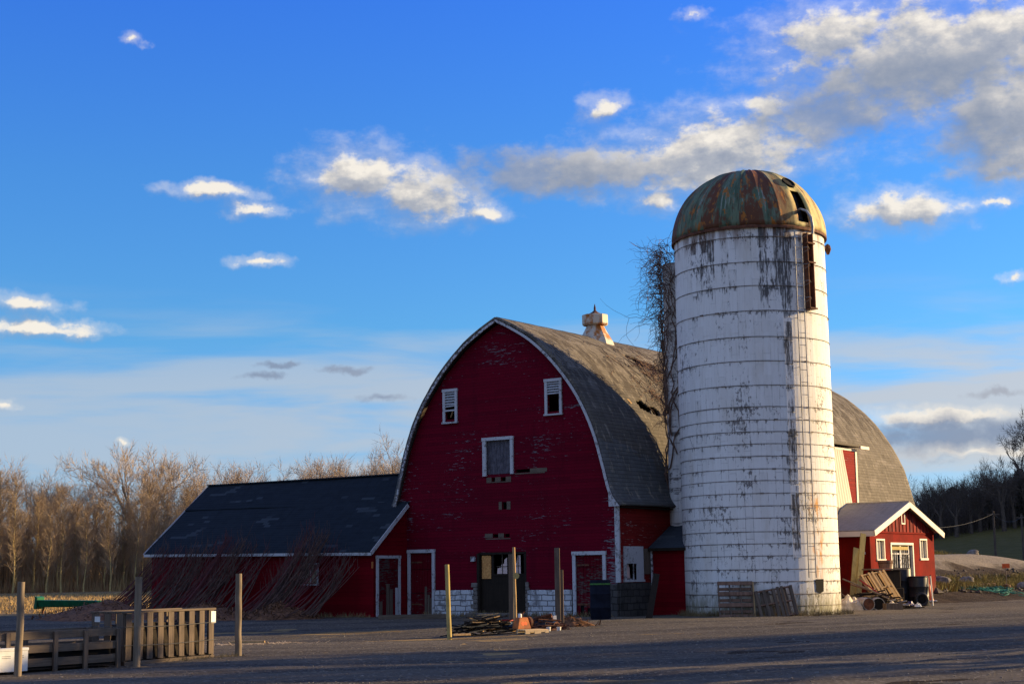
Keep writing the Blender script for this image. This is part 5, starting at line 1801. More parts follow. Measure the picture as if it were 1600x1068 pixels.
cr2 = thing('low_crate', 'low open bin of three horizontal grey boards beside the white box', 'crate', (-8.44, 27.26, 0), math.atan2(1.56, 1.2))
LL, LD, LH = 1.98, 0.85, 0.72
LX = -1.5
for i, (z0, z1) in enumerate(((0.10, 0.245), (0.335, 0.475), (0.565, 0.71))):
    part('side_board', 'wood_grey_x', cr2, lambda b: b.hexa([(LX, -0.025, z0), (LL, -0.025, z0 + .01), (LL, 0.0, z0 + .01), (LX, 0, z0), (LX, -0.025, z1), (LL, -0.025, z1), (LL, 0, z1), (LX, 0, z1)]), bevel=0.004)
    part('side_board', 'wood_grey_x', cr2, lambda b: b.box(LX, LL, LD, LD + 0.025, z0, z1), bevel=0.004)
    part('end_board', 'wood_grey', cr2, lambda b: b.box(LL - 0.002, LL + 0.023, 0.09, LD - 0.09, z0, z1), bevel=0.004)
for x in (-0.45, 0.52, 1.16, 1.88):
    boxpart('upright', 'wood_grey', cr2, (x, x + 0.09, -0.075, -0.028, 0.0, 0.70), bevel=0.005)
for x in (LX, 0.5, LL - 0.1):
    boxpart('inner_post', 'wood_grey', cr2, (x, x + 0.08, LD - 0.09, LD - 0.003, 0.0, 0.71), bevel=0.005)
boxpart('floor_boards', 'wood_dark', cr2, (LX, LL - 0.01, 0.005, LD - 0.005, 0.05, 0.08))
boxpart('dark_fill', 'black_hole', cr2, (LX + 0.05, LL - 0.1, 0.12, LD - 0.12, 0.085, 0.42))  # black block painted in for the shade inside the bin

bx = thing('white_box', 'white cardboard box with faint print at the left edge in front of the low bin', 'box', (-8.50, 26.78, 0.06), math.atan2(1.4, 1.2))
part('box_body', 'white_paint', bx, lambda b: b.box(-1.1, 0.28, 0.0, 0.14, 0.0, 0.385), bevel=0.006)
part('box_lid', 'white_paint', bx, lambda b: b.box(-1.11, 0.29, -0.008, 0.148, 0.345, 0.395), bevel=0.006)
part('print_line', 'grey_ink', bx, lambda b: [b.box(x, x + 0.17, -0.0025, -0.0012, z, z + 0.012) for x in (-0.22, 0.03) for z in (0.225, 0.255)])
part('print_mark', 'green_ink', bx, lambda b: b.face([(-0.72, -0.0018, 0.05), (-0.62, -0.0018, 0.05), (-0.62, -0.0018, 0.09), (-0.70, -0.0018, 0.14)]))

# ------------------------------------------------------------------ brush bundles leaning on the low shed, and mulch heaps
BGRP = 'bundles of long cut brush leaning on the low shed'
BUN = [(-15.9, 2.55, 0.5), (-14.6, 2.6, 0.5), (-13.3, 2.8, 0.55), (-12.2, 2.95, 0.5), (-11.3, 2.85, 0.45), (-10.1, 2.6, 0.45), (-8.1, 2.75, 0.4), (-7.5, 3.15, 0.45), (-6.95, 3.1, 0.4), (-6.2, 2.45, 0.35), (-5.5, 2.1, 0.3)]
rg = random.Random(51)
for bi, (u, zt, wd) in enumerate(BUN):
    t = thing('brush_bundle', 'bundle of long bare cut branches leaning against the front of the low red shed', 'brush bundle', BL(u, -4.6, 0), BARN_RZ, BGRP)
    sticks, twigs = MB(), MB()
    big = bi not in (5, 9, 10)
    for k in range(24 if big else 12):
        x0, x1 = rg.gauss(-0.1, wd * 0.95), rg.gauss(0.15, wd * 0.75)
        y0 = rg.uniform(-0.9, 0.5)
        y1 = 2.52 + rg.uniform(-0.2, 0.02)
        z1 = zt * rg.uniform(0.72, 1.08)
        pts = []
        for i in range(8):
            f = i / 7
            e = f ** 0.9
            pts.append(Vector((x0 + (x1 - x0) * f, y0 + (y1 - y0) * e, 0.12 + z1 * f ** 1.16)))
        if pts[-1].z > 2.45:      # tips lie over the eave
            pts[-1].y += 0.0
        sticks.tube(pts, [0.034 - 0.025 * i / 7 for i in range(8)], 4, False)
        for q in range(5):
            i = rg.randint(3, 6)
            p = pts[i].lerp(pts[i + 1], rg.random())
            d = Vector((rg.gauss(0, 0.3), rg.gauss(0.1, 0.15), 1)).normalized()
            L = rg.uniform(0.3, 0.8)
            twigs.tube([p, p + d * L * 0.5, p + (d + Vector((rg.gauss(0, 0.1), 0, 0.15))).normalized() * L], [0.009, 0.006, 0.003], 3, False)
    sticks.build('branches', 'brush' if bi % 3 else 'brush_b', t)
    twigs.build('twigs', 'brush_b' if bi % 2 else 'brush', t)


def heap(b, rx, ry, h, seed, chips=700):
    rg = random.Random(seed)
    n, m = 14, 44
    rows = []
    for i in range(n + 1):
        f = i / n
        row = []
        for k in range(m):
            a = 2 * pi * k / m
            q = 1 + 0.22 * mnoise.noise((cos(a) * 1.3, sin(a) * 1.3, seed)) + 0.08 * mnoise.noise((cos(a) * 4, sin(a) * 4, seed))
            x, y = cos(a) * rx * f * q, sin(a) * ry * f * q
            z = h * (1 - f) ** 0.9 * (1 + 0.25 * mnoise.noise((x * 0.8, y * 0.8, seed))) + 0.07 * mnoise.noise((x * 2.5, y * 2.5, seed)) * (1 - f) - 0.06 * f
            row.append((x, y, z))
        rows.append(row)
    b.grid(rows[::-1], close=True)
    for i in range(chips):
        f = rg.random() ** 0.6
        a = rg.uniform(0, 2 * pi)
        x, y = cos(a) * rx * f * 1.03, sin(a) * ry * f * 1.03
        z = h * max(0.02, (1 - f)) ** 0.9 * (1 + 0.25 * mnoise.noise((x * 0.8, y * 0.8, seed))) + 0.02
        d = Vector((rg.gauss(0, 1), rg.gauss(0, 1), rg.gauss(0, .4))).normalized() * rg.uniform(0.06, 0.16)
        s = d.cross(Vector((0, 0, 1))).normalized() * 0.018
        p = Vector((x, y, z))
        b.face([p - d - s, p - d + s, p + d + s, p + d - s])


for (u, v, rx, ry, h, lab, sd_) in ((-14.6, -6.3, 3.6, 2.4, 0.75, 'largest red-brown mulch heap behind the tall slatted crate', 3), (-9.6, -5.6, 2.6, 1.9, 0.62, 'red-brown mulch heap against the middle of the low shed', 7), (-6.9, -4.6, 1.9, 1.4, 0.62, 'red-brown mulch heap nearest the shed end door', 11)):
    o = part('mulch_heap', 'mulch', None, lambda b: heap(b, rx, ry, h, sd_), smooth=False)
    o.location = BL(u, v, 0.01)
    o.rotation_euler = (0, 0, BARN_RZ)
    tag(o, lab, 'mulch heap', 'mulch heaps along the shed')

# ------------------------------------------------------------------ green farm implement on the field edge
wg = thing('farm_implement', 'low green farm implement standing at the field edge left of the shed', 'implement', (-21.2, 74, 0.02), R(-8))
part('hopper', 'green_paint', wg, lambda b: b.hexa([(-1.1, -0.3, 0.28), (1.6, -0.3, 0.28), (1.6, 0.3, 0.28), (-1.1, 0.3, 0.28), (-1.2, -0.42, 0.62), (1.7, -0.42, 0.56), (1.7, 0.42, 0.56), (-1.2, 0.42, 0.62)]), bevel=0.03)
part('end_plate', 'green_paint', wg, lambda b: b.hexa([(-1.32, -0.4, 0.2), (-1.18, -0.4, 0.2), (-1.18, 0.4, 0.2), (-1.32, 0.4, 0.2), (-1.28, -0.4, 0.80), (-1.14, -0.4, 0.74), (-1.14, 0.4, 0.74), (-1.28, 0.4, 0.80)]), bevel=0.02)
part('leg', 'metal_rust', wg, lambda b: b.tube([(-1.0, 0, 0.35), (-1.05, 0, -0.05)], 0.05, 6))
part('leg', 'metal_rust', wg, lambda b: b.tube([(0.55, 0, 0.35), (0.45, 0, -0.05)], 0.05, 6))
part('tool_bar', 'green_paint', wg, lambda b: b.box(1.5, 3.0, 0.3, 0.5, 0.30, 0.46), bevel=0.02)
part('seat_shell', 'green_paint', wg, lambda b: b.lathe([(0.01, 0.42), (0.24, 0.46), (0.34, 0.60), (0.30, 0.74), (0.1, 0.80), (0.01, 0.81)], 12, (2.1, 3.4, 0)), smooth=True)

# ------------------------------------------------------------------ scrap pile in front of the doorway
def stickpile(b, n, rx, ry, h, seed, L=(0.4, 1.1), r=(0.015, 0.035), flat=False):
    rg = random.Random(seed)
    for i in range(n):
        f = rg.random() ** 0.6
        a = rg.uniform(0, 2 * pi)
        z = h * (1 - f) * rg.uniform(0.6, 1.0) + 0.04
        p = Vector((cos(a) * rx * f, sin(a) * ry * f, z))
        d = Vector((1, rg.gauss(0, 0.45), rg.gauss(0.05, 0.16))).normalized() * rg.uniform(*L) / 2
        if flat:
            b.beam(p - d, p + d, rg.uniform(0.04, 0.10), 0.022)
        else:
            b.tube([p - d, p + d], rg.uniform(*r), 6)


o = thing('lath_pile', 'heap of split laths and sticks left of the orange machine', 'wood pile', (-0.80, 43.0, 0.0), 0.1)
part('dark_sticks', 'wood_dark', o, lambda b: stickpile(b, 80, 0.78, 0.5, 0.46, 61, flat=True))
part('pale_laths', 'wood_tan', o, lambda b: stickpile(b, 38, 0.62, 0.42, 0.56, 62, (0.35, 0.9), flat=True))
bk = thing('blue_bucket', 'dark blue bucket with red rim beside the orange machine', 'bucket', (-0.24, 43.2, 0.02))
part('bucket_body', 'blue_paint', bk, lambda b: b.lathe([(0.12, 0.0), (0.155, 0.30), (0.14, 0.30), (0.11, 0.02)], 18, cap0=True), smooth=True)
part('rim', 'red_paint', bk, lambda b: b.lathe([(0.157, 0.27), (0.172, 0.28), (0.172, 0.325), (0.15, 0.325)], 18), smooth=True)
mc = thing('orange_machine', 'rusty orange engine cowl on the pale pallet of the scrap pile', 'machine', (0.17, 42.75, 0.10), 0.62)
part('cowl', 'metal_orange', mc, lambda b: b.hexa([(-0.23, -0.12, 0), (0.23, -0.12, 0), (0.20, 0.2, 0), (-0.20, 0.2, 0), (-0.14, -0.08, 0.31), (0.14, -0.08, 0.31), (0.13, 0.14, 0.31), (-0.13, 0.14, 0.31)]), bevel=0.015)
part('cowl_mark', 'orange_bright', mc, lambda b: [b.face([(cx_ + r_ * cos(2 * pi * k / 14), -0.1235 + 0.129 * (0.15 + r_ * sin(2 * pi * k / 14)) + 0.001, 0.15 + r_ * sin(2 * pi * k / 14)) for k in range(14)]) for cx_, r_ in ((-0.045, 0.055), (0.05, 0.05))])
part('fuel_cap', 'white_paint', mc, lambda b: b.lathe([(0.05, 0.31), (0.05, 0.39), (0.035, 0.41), (0.001, 0.41)], 12, (-0.05, 0.02, 0)), smooth=True)
part('exhaust', 'metal_rust', mc, lambda b: b.tube([(0.06, 0.06, 0.3), (0.07, 0.06, 0.42), (0.12, 0.05, 0.46)], 0.02, 8))
part('flywheel', 'metal_rust', mc, lambda b: b.tube([(0.24, 0.05, 0.17), (0.31, 0.05, 0.17)], 0.15, 18))
part('base_bar', 'metal_rust', mc, lambda b: b.box(-0.30, 0.32, -0.10, -0.04, -0.025, -0.002))
pl = thing('pale_pallet', 'small fresh pale pallet lying flat under the orange machine', 'pallet', (0.47, 42.2, 0.0), 0.52)
part('deck_board', 'wood_pale', pl, lambda b: [b.box(-0.36, 0.36, y, y + 0.09, 0.09, 0.11) for y in (-0.18, -0.06, 0.06, 0.18)])
part('stringer', 'wood_pale', pl, lambda b: (b.box(-0.36, -0.22, -0.205, -0.165, 0.0, 0.088), b.box(-0.08, 0.12, -0.205, -0.165, 0.0, 0.088), b.box(0.25, 0.36, -0.205, -0.165, 0.0, 0.088), b.box(-0.36, 0.36, -0.203, -0.168, 0.045, 0.0885)))
part('stringer', 'wood_pale', pl, lambda b: b.box(-0.36, 0.36, 0.22, 0.26, 0.0, 0.088))
sc = thing('scrap_metal', 'jumble of grey and dark scrap metal right of the orange machine', 'scrap', (0.80, 43.5, 0.0))
part('bent_sheet', 'metal_galv', sc, lambda b: b.grid([[(-0.12 + 0.09 * i, -0.15 + 0.05 * j + 0.05 * (i % 2), 0.12 + 0.07 * j + 0.04 * sin(i * 1.7)) for i in range(6)] for j in range(5)]), solid=0.008)
part('pipe', 'metal_rust', sc, lambda b: b.tube([(-0.4, -0.1, 0.05), (0.3, 0.2, 0.38)], 0.03, 8))
part('gear', 'metal_rust', sc, lambda b: b.tube([(0.28, -0.05, 0.12), (0.34, -0.12, 0.14)], 0.13, 14))
part('motor', 'black_plastic', sc, lambda b: b.tube([(-0.25, 0.0, 0.16), (0.05, -0.1, 0.16)], 0.13, 16))
part('loose_bars', 'metal_rust', sc, lambda b: stickpile(b, 60, 0.50, 0.38, 0.48, 66, (0.2, 0.7), (0.012, 0.034)))
for (x, y, lab) in ((0.89, 42.95, 'small white pot beside the scrap metal, left of the pair'), (1.17, 42.9, 'small white pot at the foot of the tall plank post')):
    o = thing('paint_pot', lab, 'pot', (x, y, 0.01), 0, 'white pots by the scrap pile')
    part('pot_body', 'white_paint', o, lambda b: b.lathe([(0.05, 0), (0.06, 0.11), (0.063, 0.115), (0.05, 0.12), (0.001, 0.115)], 12, cap0=True), smooth=True)
    part('pot_lid', 'trim_clean', o, lambda b: b.lathe([(0.062, 0.116), (0.064, 0.13), (0.001, 0.132)], 12), smooth=True)
o = part('dirt_mound', 'mulch', None, lambda b: heap(b, 1.0, 0.45, 0.34, 15, 120))
o.location = (1.6, 46.2, 0)
tag(o, 'low dark dirt mound behind the tall plank post', 'mound')
for (x, y, a, L, m, lab) in ((-3.6, 56.2, 0.25, 2.6, 'wood_grey_x', 'long grey timber lying at the barn doors'), (-1.4, 40.6, 0.5, 0.5, 'wood_tan', 'short splintered board at the foot of the yellow post'), (-6.4, 37.8, 0.03, 0.8, 'wood_tan', 'thin straw-coloured lath on the gravel behind the third post'), (10.4, 45.8, 0.25, 0.9, 'wood_pale', 'short pale stick lying alone on the gravel before the silo')):
    o = part('loose_board', m, None, lambda b: (b.box(-L / 2, L / 2, -0.05, 0.05, 0, 0.05 if L < 2 else 0.16), b.beam((-L * 0.3, 0.07, 0.02), (L * 0.45, 0.16, 0.03), 0.05, 0.03)), bevel=0.004)
    o.location = (x, y, 0.03)
    o.rotation_euler = (0, 0, a)
    tag(o, lab, 'board')

b = MB()
rg = random.Random(97)
for i in range(420):
    x, y = rg.gauss(-6.6, 0.75), rg.gauss(38.6, 0.45)
    a = rg.uniform(0, 6.28)
    d = Vector((cos(a), sin(a), rg.gauss(0, 0.15))) * rg.uniform(0.05, 0.16)
    p = Vector((x, y, yard_h(x, y) + gh(x, y) + 0.02))
    t = d.cross(Vector((0, 0, 1))).normalized() * 0.006
    b.face([p - d - t, p - d + t, p + d + t, p + d - t])
o = b.build('loose_straw', 'wood_pale')
tag(o, 'scatter of yellow straw on the gravel behind the third post', 'straw', kind='stuff')

# black barrel by the plank door
br_ = thing('black_barrel', 'tall dark barrel with a green band in front of the barn plank door', 'barrel', (2.86, 53.0, 0.0))
part('barrel_body', 'navy_plastic', br_, lambda b: b.lathe([(0.30, 0.0), (0.34, 0.05), (0.345, 0.4), (0.355, 0.42), (0.345, 0.44), (0.345, 0.85), (0.355, 0.87), (0.345, 0.89), (0.34, 1.28), (0.32, 1.33), (0.28, 1.335), (0.27, 1.30), (0.001, 1.30)], 28, cap0=True), smooth=True)
part('green_band', 'green_stripe', br_, lambda b: b.lathe([(0.346, 1.17), (0.352, 1.175), (0.352, 1.22), (0.346, 1.225)], 28), smooth=True)
o = part('leaning_plank', 'wood_dark', None, lambda b: b.beam((4.55, 53.9, 0.0), (4.95, 55.0, 1.5), 0.22, 0.05, (0, -1, 0.3)))
tag(o, 'dark plank leaning against the stone base at the barn corner', 'plank')


# ------------------------------------------------------------------ pallets
def pallet(t, W_, H_, m1, m2, n_face, horizontal, rg, missing=()):
    # lies in the local x-z plane, front face towards -y
    k = 4
    for i in range(k):
        if horizontal:
            x = -W_ / 2 + 0.03 + (W_ - 0.06) * i / (k - 1)
            boxpart('stringer', m2, t, (x - 0.025, x + 0.025, 0.0, 0.09, 0.0, H_), bevel=0.004)
        else:
            if i == 3:
                break
            z = 0.05 + (H_ - 0.1) * i / 2
            boxpart('stringer', m2, t, (-W_ / 2, W_ / 2, 0.0, 0.09, z - 0.025, z + 0.025), bevel=0.004)
    for i in range(n_face):
        f = i / (n_face - 1)
        if i in missing:
            continue
        wd = 0.13 if horizontal else 0.10
        j = rg.gauss(0, 0.006)
        if horizontal:
            z = wd / 2 + (H_ - wd) * f + j
            boxpart('deck_board', m1, t, (-W_ / 2, W_ / 2, -0.022, -0.002, z - wd / 2, z + wd / 2), bevel=0.004)
        else:
            x = -W_ / 2 + wd / 2 + (W_ - wd) * f + j
            boxpart('deck_board', m1, t, (x - wd / 2, x + wd / 2, -0.022, -0.002, 0, H_ + rg.uniform(-0.03, 0.02)), bevel=0.004)
    for i in range(7):
        f = i / 6
        if horizontal:
            z = 0.05 + (H_ - 0.1) * f
            boxpart('back_board', m1, t, (-W_ / 2, W_ / 2, 0.092, 0.112, z - 0.05, z + 0.05))
        else:
            x = -W_ / 2 + 0.05 + (W_ - 0.1) * f
            boxpart('back_board', m1, t, (x - 0.05, x + 0.05, 0.092, 0.112, 0, H_))


rg = random.Random(71)
pa = thing('wooden_pallet', 'brown pallet with horizontal slats leaning against the silo foot', 'pallet', (7.56, 53.95, -0.02), 0.0, 'pallets leaning on the silo')
pa.rotation_euler = (R(-15), 0, R(-2))
pallet(pa, 1.20, 1.28, 'wood_pallet', 'wood_grey', 4, True, rg)
boxpart('side_rail', 'wood_tan', pa, (0.602, 0.645, -0.022, 0.11, 0.0, 1.26))
pb = thing('wooden_pallet', 'grey tilted pallet with upright slats leaning against the silo foot', 'pallet', (9.0, 53.75, -0.02), 0.0, 'pallets leaning on the silo')
pb.rotation_euler = (R(-14), R(-9), R(4))
pallet(pb, 1.32, 1.05, 'wood_grey', 'wood_pallet', 9, False, rg, missing=(1, 3, 7))

# ------------------------------------------------------------------ junk between silo and outbuilding
for (p0, p1, wd, m, lab) in (((13.94, 65.3, 0.2), (14.36, 65.95, 2.45), 0.26, 'wood_yellow', 'shorter yellow board leaning on the shaded outbuilding wall'), ((14.15, 65.2, 0.2), (14.72, 66.15, 3.05), 0.24, 'wood_yellow', 'taller yellow board leaning on the shaded outbuilding wall')):
    o = part('leaning_board', m, None, lambda b: b.beam(p0, p1, wd, 0.05, (0.3, -1, 0.2)))
    tag(o, lab, 'board', 'yellow boards on the outbuilding wall')
pc = thing('wooden_pallet', 'sunlit tan pallet tilted on the junk heap before the outbuilding', 'pallet', (14.85, 62.4, 0.22), 0.0)
pc.rotation_euler = (R(-34), R(-8), R(28))
pallet(pc, 1.25, 1.5, 'wood_tan', 'wood_tan', 7, False, rg, missing=(1, 4))
stb = thing('crate_stack', 'dark wooden box stack behind the tilted tan pallet', 'box', (15.2, 64.6, 0.0), 0.3)
part('lower_box', 'wood_dark', stb, lambda b: b.box(-0.7, 0.6, -0.4, 0.4, 0, 0.8), bevel=0.02)
part('upper_box', 'wood_dark', stb, lambda b: b.box(-0.6, 0.5, -0.35, 0.35, 0.804, 1.52), bevel=0.02)
part('top_board', 'wood_post', stb, lambda b: b.box(-0.85, 0.75, -0.45, 0.4, 1.525, 1.585), bevel=0.006)
tb = thing('round_tub', 'brown round tub on top of the dark box stack', 'tub', (15.2, 64.5, 1.59))
part('tub_body', 'wood_pallet', tb, lambda b: b.lathe([(0.26, 0), (0.31, 0.33), (0.28, 0.33), (0.24, 0.05), (0.001, 0.05)], 18, cap0=True), smooth=True)
part('tub_band', 'metal_rust', tb, lambda b: b.lathe([(0.297, 0.2), (0.305, 0.205), (0.309, 0.24), (0.301, 0.245)], 18), smooth=True)


def barrel(loc, r, h, name, lab, m='black_plastic'):
    t = thing(name, lab, 'barrel', loc)
    part('barrel_body', m, t, lambda b: b.lathe([(r * 0.93, 0), (r, 0.04), (r, h * 0.33), (r * 1.03, h * 0.345), (r, h * 0.36), (r, h * 0.66), (r * 1.03, h * 0.675), (r, h * 0.69), (r, h - 0.04), (r * 0.95, h), (r * 0.85, h), (r * 0.84, h - 0.03), (0.001, h - 0.03)], 28, cap0=True), smooth=True)
    part('rim', 'black_plastic', t, lambda b: b.lathe([(r * 0.93, h - 0.005), (r * 1.03, h), (r * 1.03, h + 0.03), (r * 0.9, h + 0.035)], 28), smooth=True)
    return t


barrel((16.25, 66.05, 0.02), 0.36, 1.55, 'black_barrel', 'taller black barrel behind the other before the outbuilding door')
barrel((16.78, 65.5, 0.0), 0.40, 1.22, 'black_barrel', 'shorter black barrel in front of the outbuilding door')
ty = thing('old_tyre', 'black tyre leaning against the shorter black barrel', 'tyre', (16.72, 64.9, 0.30))
part('tread', 'black_plastic', ty, lambda b: b.grid([[((0.23 + 0.07 * cos(t_)) * cos(a_), 0.09 * sin(t_), (0.23 + 0.07 * cos(t_)) * sin(a_)) for t_ in [2 * pi * q / 10 for q in range(10)]] for a_ in [2 * pi * k / 28 for k in range(29)]], close=True), smooth=True, sharp=0)
part('hub', 'black_hole', ty, lambda b: b.tube([(0, -0.02, 0), (0, 0.04, 0)], 0.17, 20))
o = thing('white_pole', 'thin white pole standing right of the shorter black barrel', 'pole', (17.25, 65.2, 0))
part('pole_shaft', 'trim_clean', o, lambda b: b.tube([(0, 0, 0), (0.0, 0.05, 0.6), (-0.02, 0.1, 1.25)], 0.03, 8))
part('pole_tip', 'metal_rust', o, lambda b: b.tube([(-0.02, 0.1, 1.25), (-0.021, 0.102, 1.29)], 0.032, 8))
cn = thing('traffic_cone', 'orange traffic cone beside the outbuilding corner', 'cone', (18.6, 70.8, 0.10))
part('cone_shell', 'orange_bright', cn, lambda b: b.lathe([(0.20, 0.04), (0.16, 0.12), (0.05, 0.74), (0.04, 0.76), (0.03, 0.74)], 20), smooth=True)
part('cone_base', 'white_paint', cn, lambda b: b.box(-0.27, 0.27, -0.27, 0.27, 0, 0.045), bevel=0.02)
for (x, y, r, L, rz, lab) in ((13.48, 60.9, 0.245, 0.9, 0.15, 'rusty steel drum lying on its side, left of two, by the dirty tarp'), (13.97, 60.9, 0.24, 0.8, -0.1, 'dark drum lying on its side, right of two, below the tilted pallet')):
    t = thing('lying_drum', lab, 'drum', (x, y, r), rz, 'drums lying in the junk heap')
    part('drum_shell', 'metal_galv', t, lambda b: b.grid([[(rr_ * cos(a_), y_, rr_ * sin(a_)) for a_ in [2 * pi * k / 24 for k in range(24)]] for rr_, y_ in ((r * 0.9, -L / 2 + 0.03), (r * 0.9, -L / 2), (r, -L / 2), (r, -L * 0.17), (r * 1.03, -L * 0.15), (r, -L * 0.13), (r, L / 2))], close=True), smooth=True)
    part('drum_mouth', 'metal_rust' if 'rusty' in lab else 'black_hole', t, lambda b: b.face([(r * 0.92 * cos(2 * pi * k / 24), -L / 2 + 0.03, r * 0.92 * sin(2 * pi * k / 24)) for k in range(24)]))


def crumple(b, w_, d_, h_, seed):
    n, m = 16, 12
    rows = []
    for j in range(m + 1):
        row = []
        for i in range(n + 1):
            fx, fy = i / n - 0.5, j / m - 0.5
            e = max(0, 1 - (2 * abs(fx)) ** 2.2) * max(0, 1 - (2 * abs(fy)) ** 2.2)
            z = h_ * e ** 0.5 * (0.75 + 0.5 * mnoise.noise((fx * 4, fy * 4, seed))) + 0.10 * e * mnoise.noise((fx * 12, fy * 12, seed))
            row.append((fx * w_ * (1 + .1 * mnoise.noise((fy * 5, 1, seed))), fy * d_, max(0, z)))
        rows.append(row)
    b.grid(rows)


o = part('dirty_tarp', 'tarp', None, lambda b: crumple(b, 0.95, 0.9, 0.62, 2))
o.location = (12.85, 60.7, 0.01)
tag(o, 'crumpled cream tarp heaped at the right foot of the silo', 'tarp')
o = part('plastic_bag', 'purple_bag', None, lambda b: crumple(b, 0.4, 0.4, 0.3, 5))
o.location = (15.85, 63.4, 0.01)
tag(o, 'crumpled purple plastic bag in front of the black barrels', 'bag')
o = part('plastic_bag', 'white_paint', None, lambda b: crumple(b, 0.28, 0.3, 0.22, 8))
o.location = (16.1, 63.1, 0.01)
tag(o, 'crumpled white plastic bag beside the purple one', 'bag')
o = thing('junk_heap', 'tangle of sticks, offcuts and scrap between the silo and the tilted pallet', 'junk', (14.0, 61.8, 0.0), 0.2)
part('offcuts', 'wood_tan', o, lambda b: stickpile(b, 75, 1.35, 0.9, 0.62, 81, (0.3, 1.1), flat=True))
part('dark_sticks', 'wood_dark', o, lambda b: stickpile(b, 120, 1.5, 0.9, 0.78, 82, (0.4, 1.4)))
part('pipes', 'metal_galv', o, lambda b: stickpile(b, 16, 1.1, 0.7, 0.75, 83, (0.6, 1.5), (0.02, 0.04)))
for (p0, p1, m, lab) in (((12.94, 62.2, 1.2), (14.5, 61.2, 0.42), 'wood_post', 'long pale stick slanting across the junk heap'), ((13.3, 62.4, 0.98), (14.7, 61.4, 0.40), 'wood_pallet', 'long brown stick slanting below the pale one'), ((13.7, 62.6, 1.15), (14.4, 61.6, 0.45), 'red_paint', 'short red stick in the junk heap'), ((12.5, 62.2, 0.9), (13.3, 60.6, 0.0), 'wood_grey', 'grey stick leaning on the tarp beside the silo')):
    o = part('loose_stick', m, None, lambda b: b.tube([p0, Vector(p0).lerp(Vector(p1), 0.5) + Vector((0, 0, 0.03)), p1], [0.03, 0.032, 0.035], 6))
    tag(o, lab, 'stick')
o = thing('low_box', 'small weathered box of debris at the front of the junk heap', 'box', (14.35, 59.9, 0.0), 0.1)
part('box_sides', 'wood_grey', o, lambda b: (b.box(-0.35, 0.3, -0.2, -0.17, 0, 0.28), b.box(-0.35, 0.3, 0.17, 0.2, 0, 0.28), b.box(-0.35, -0.32, -0.165, 0.165, 0, 0.28), b.box(0.27, 0.3, -0.165, 0.165, 0, 0.28)), bevel=0.004)
part('debris', 'tarp', o, lambda b: crumple(b, 0.55, 0.3, 0.42, 12))

# ------------------------------------------------------------------ the bank at right
for (p0, p1, wd, lab) in (((21.2, 79, 0.50), (24.8, 81.5, 0.66), 0.28, 'long timber lying along the foot of the earth bank'), ((25.6, 79.2, 0.35), (27.8, 80.6, 0.45), 0.22, 'short timber at the right edge below the bank')):
    o = part('timber', 'wood_pallet', None, lambda b: b.beam(p0, p1, wd, 0.22), bevel=0.02)
    tag(o, lab, 'timber')


def netting(b):
    rg = random.Random(91)
    for k in range(46):
        x, y = rg.uniform(21.3, 24.6), rg.uniform(76.5, 78.8)
        a = rg.uniform(0, 6)
        pts = []
        for i in range(9):
            pts.append(Vector((x, y, gh(x, y) + 0.06 + abs(rg.gauss(0, 0.05)))))
            a += rg.gauss(0, 0.7)
            x += 0.24 * cos(a)
            y += 0.12 * sin(a)
        b.tube(pts, 0.018, 4, False)


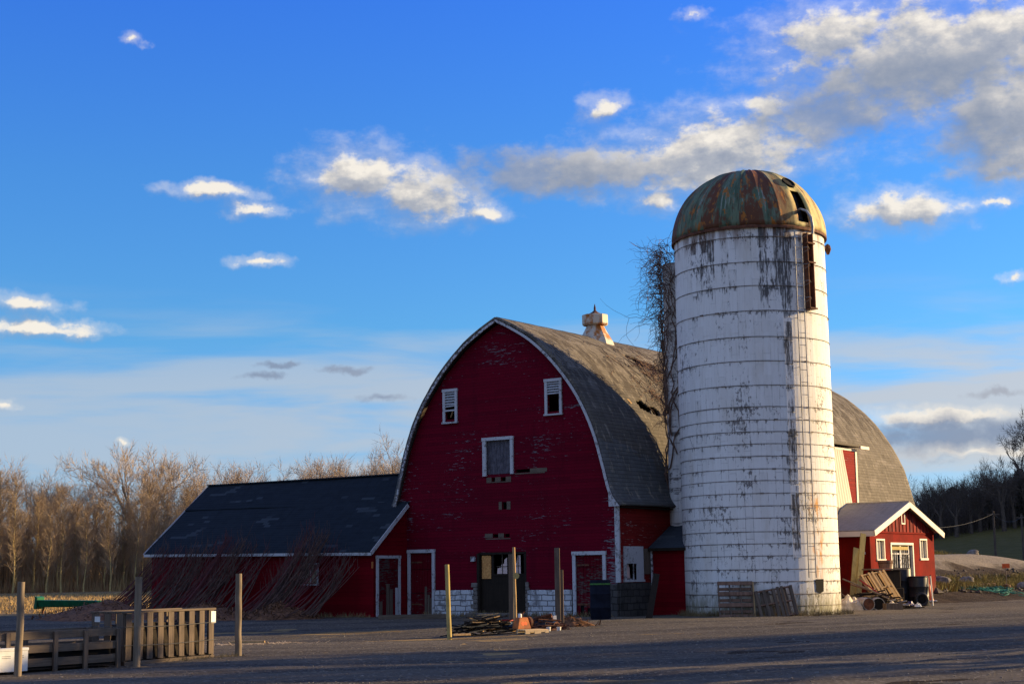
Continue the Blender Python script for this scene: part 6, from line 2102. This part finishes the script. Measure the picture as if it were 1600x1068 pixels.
o = part('green_netting', 'rope', None, netting)
tag(o, 'tangle of green cord netting on the ground below the bank', 'netting')
o = thing('marker_stake', 'thin stake with an orange top standing on the bank at right', 'stake', (24.95, 80, gh(24.95, 80)))
part('stake_shaft', 'wood_post', o, lambda b: b.tube([(0, 0, -0.1), (0.02, 0, 1.1)], 0.02, 6))
part('orange_flag', 'orange_bright', o, lambda b: b.box(-0.16, 0.22, -0.01, 0.01, 1.02, 1.24))
part('stake_base', 'metal_rust', o, lambda b: b.lathe([(0.22, 0), (0.25, 0.06), (0.20, 0.18), (0.02, 0.22)], 12), smooth=True)
for (x, y, s, lab) in ((25.9, 80.4, 0.30, 'round grey boulder at the foot of the bank near the right edge'), (29.6, 101.5, 0.32, 'pale boulder beside the gravel ramp'), (22.6, 83.5, 0.4, 'dark boulder in the earth bank above the long timber'), (24.5, 85.5, 0.35, 'brown boulder higher in the earth bank')):
    def rock(b):
        n, m = 9, 14
        rows = []
        for i in range(n + 1):
            t_ = pi * i / n
            rows.append([tuple(Vector((sin(t_) * cos(2 * pi * k / m) * 1.2, sin(t_) * sin(2 * pi * k / m), cos(t_) * 0.75)) * s * (1 + 0.3 * mnoise.noise((sin(t_) * cos(2 * pi * k / m) * 1.7, sin(t_) * sin(2 * pi * k / m) * 1.7, cos(t_) * 2 + s * 9)))) for k in range(m)])
        b.grid(rows, close=True)
    o = part('boulder', 'stone_rubble', None, rock, smooth=True, sharp=30)
    o.location = (x, y, gh(x, y) + s * 0.4)
    tag(o, lab, 'boulder')
poles = []
for (x, y, h, lab) in ((39.8, 130, 6.2, 'wooden line pole left of the pair in the dark field at right'), (47.3, 146, 6.4, 'wooden line pole right of the pair in the dark field')):
    g_ = gh(x, y)
    t = thing('line_pole', lab, 'pole', (x, y, g_), 0, 'poles of the overhead line')
    part('pole_shaft', 'bark_dark', t, lambda b: b.tube([(0, 0, -0.3), (0, 0, h - g_)], [0.11, 0.08], 8))
    part('cross_arm', 'bark_dark', t, lambda b: b.box(-0.5, 0.5, -0.06, 0.06, h - g_ - 0.35, h - g_ - 0.25))
    poles.append(Vector((x, y, h - 0.25)))


def wire_mesh(b):
    ends = [Vector((28, 112, 4.6)), poles[0], poles[1], Vector((62, 165, 9.0))]
    for a, c in zip(ends[:-1], ends[1:]):
        pts = [a.lerp(c, i / 14) - Vector((0, 0, 0.55 * 4 * (i / 14) * (1 - i / 14))) for i in range(15)]
        b.tube(pts, 0.009, 4, False)


o = part('overhead_wire', 'wire', None, wire_mesh)
tag(o, 'sagging pale wire strung between the line poles at right', 'wire')
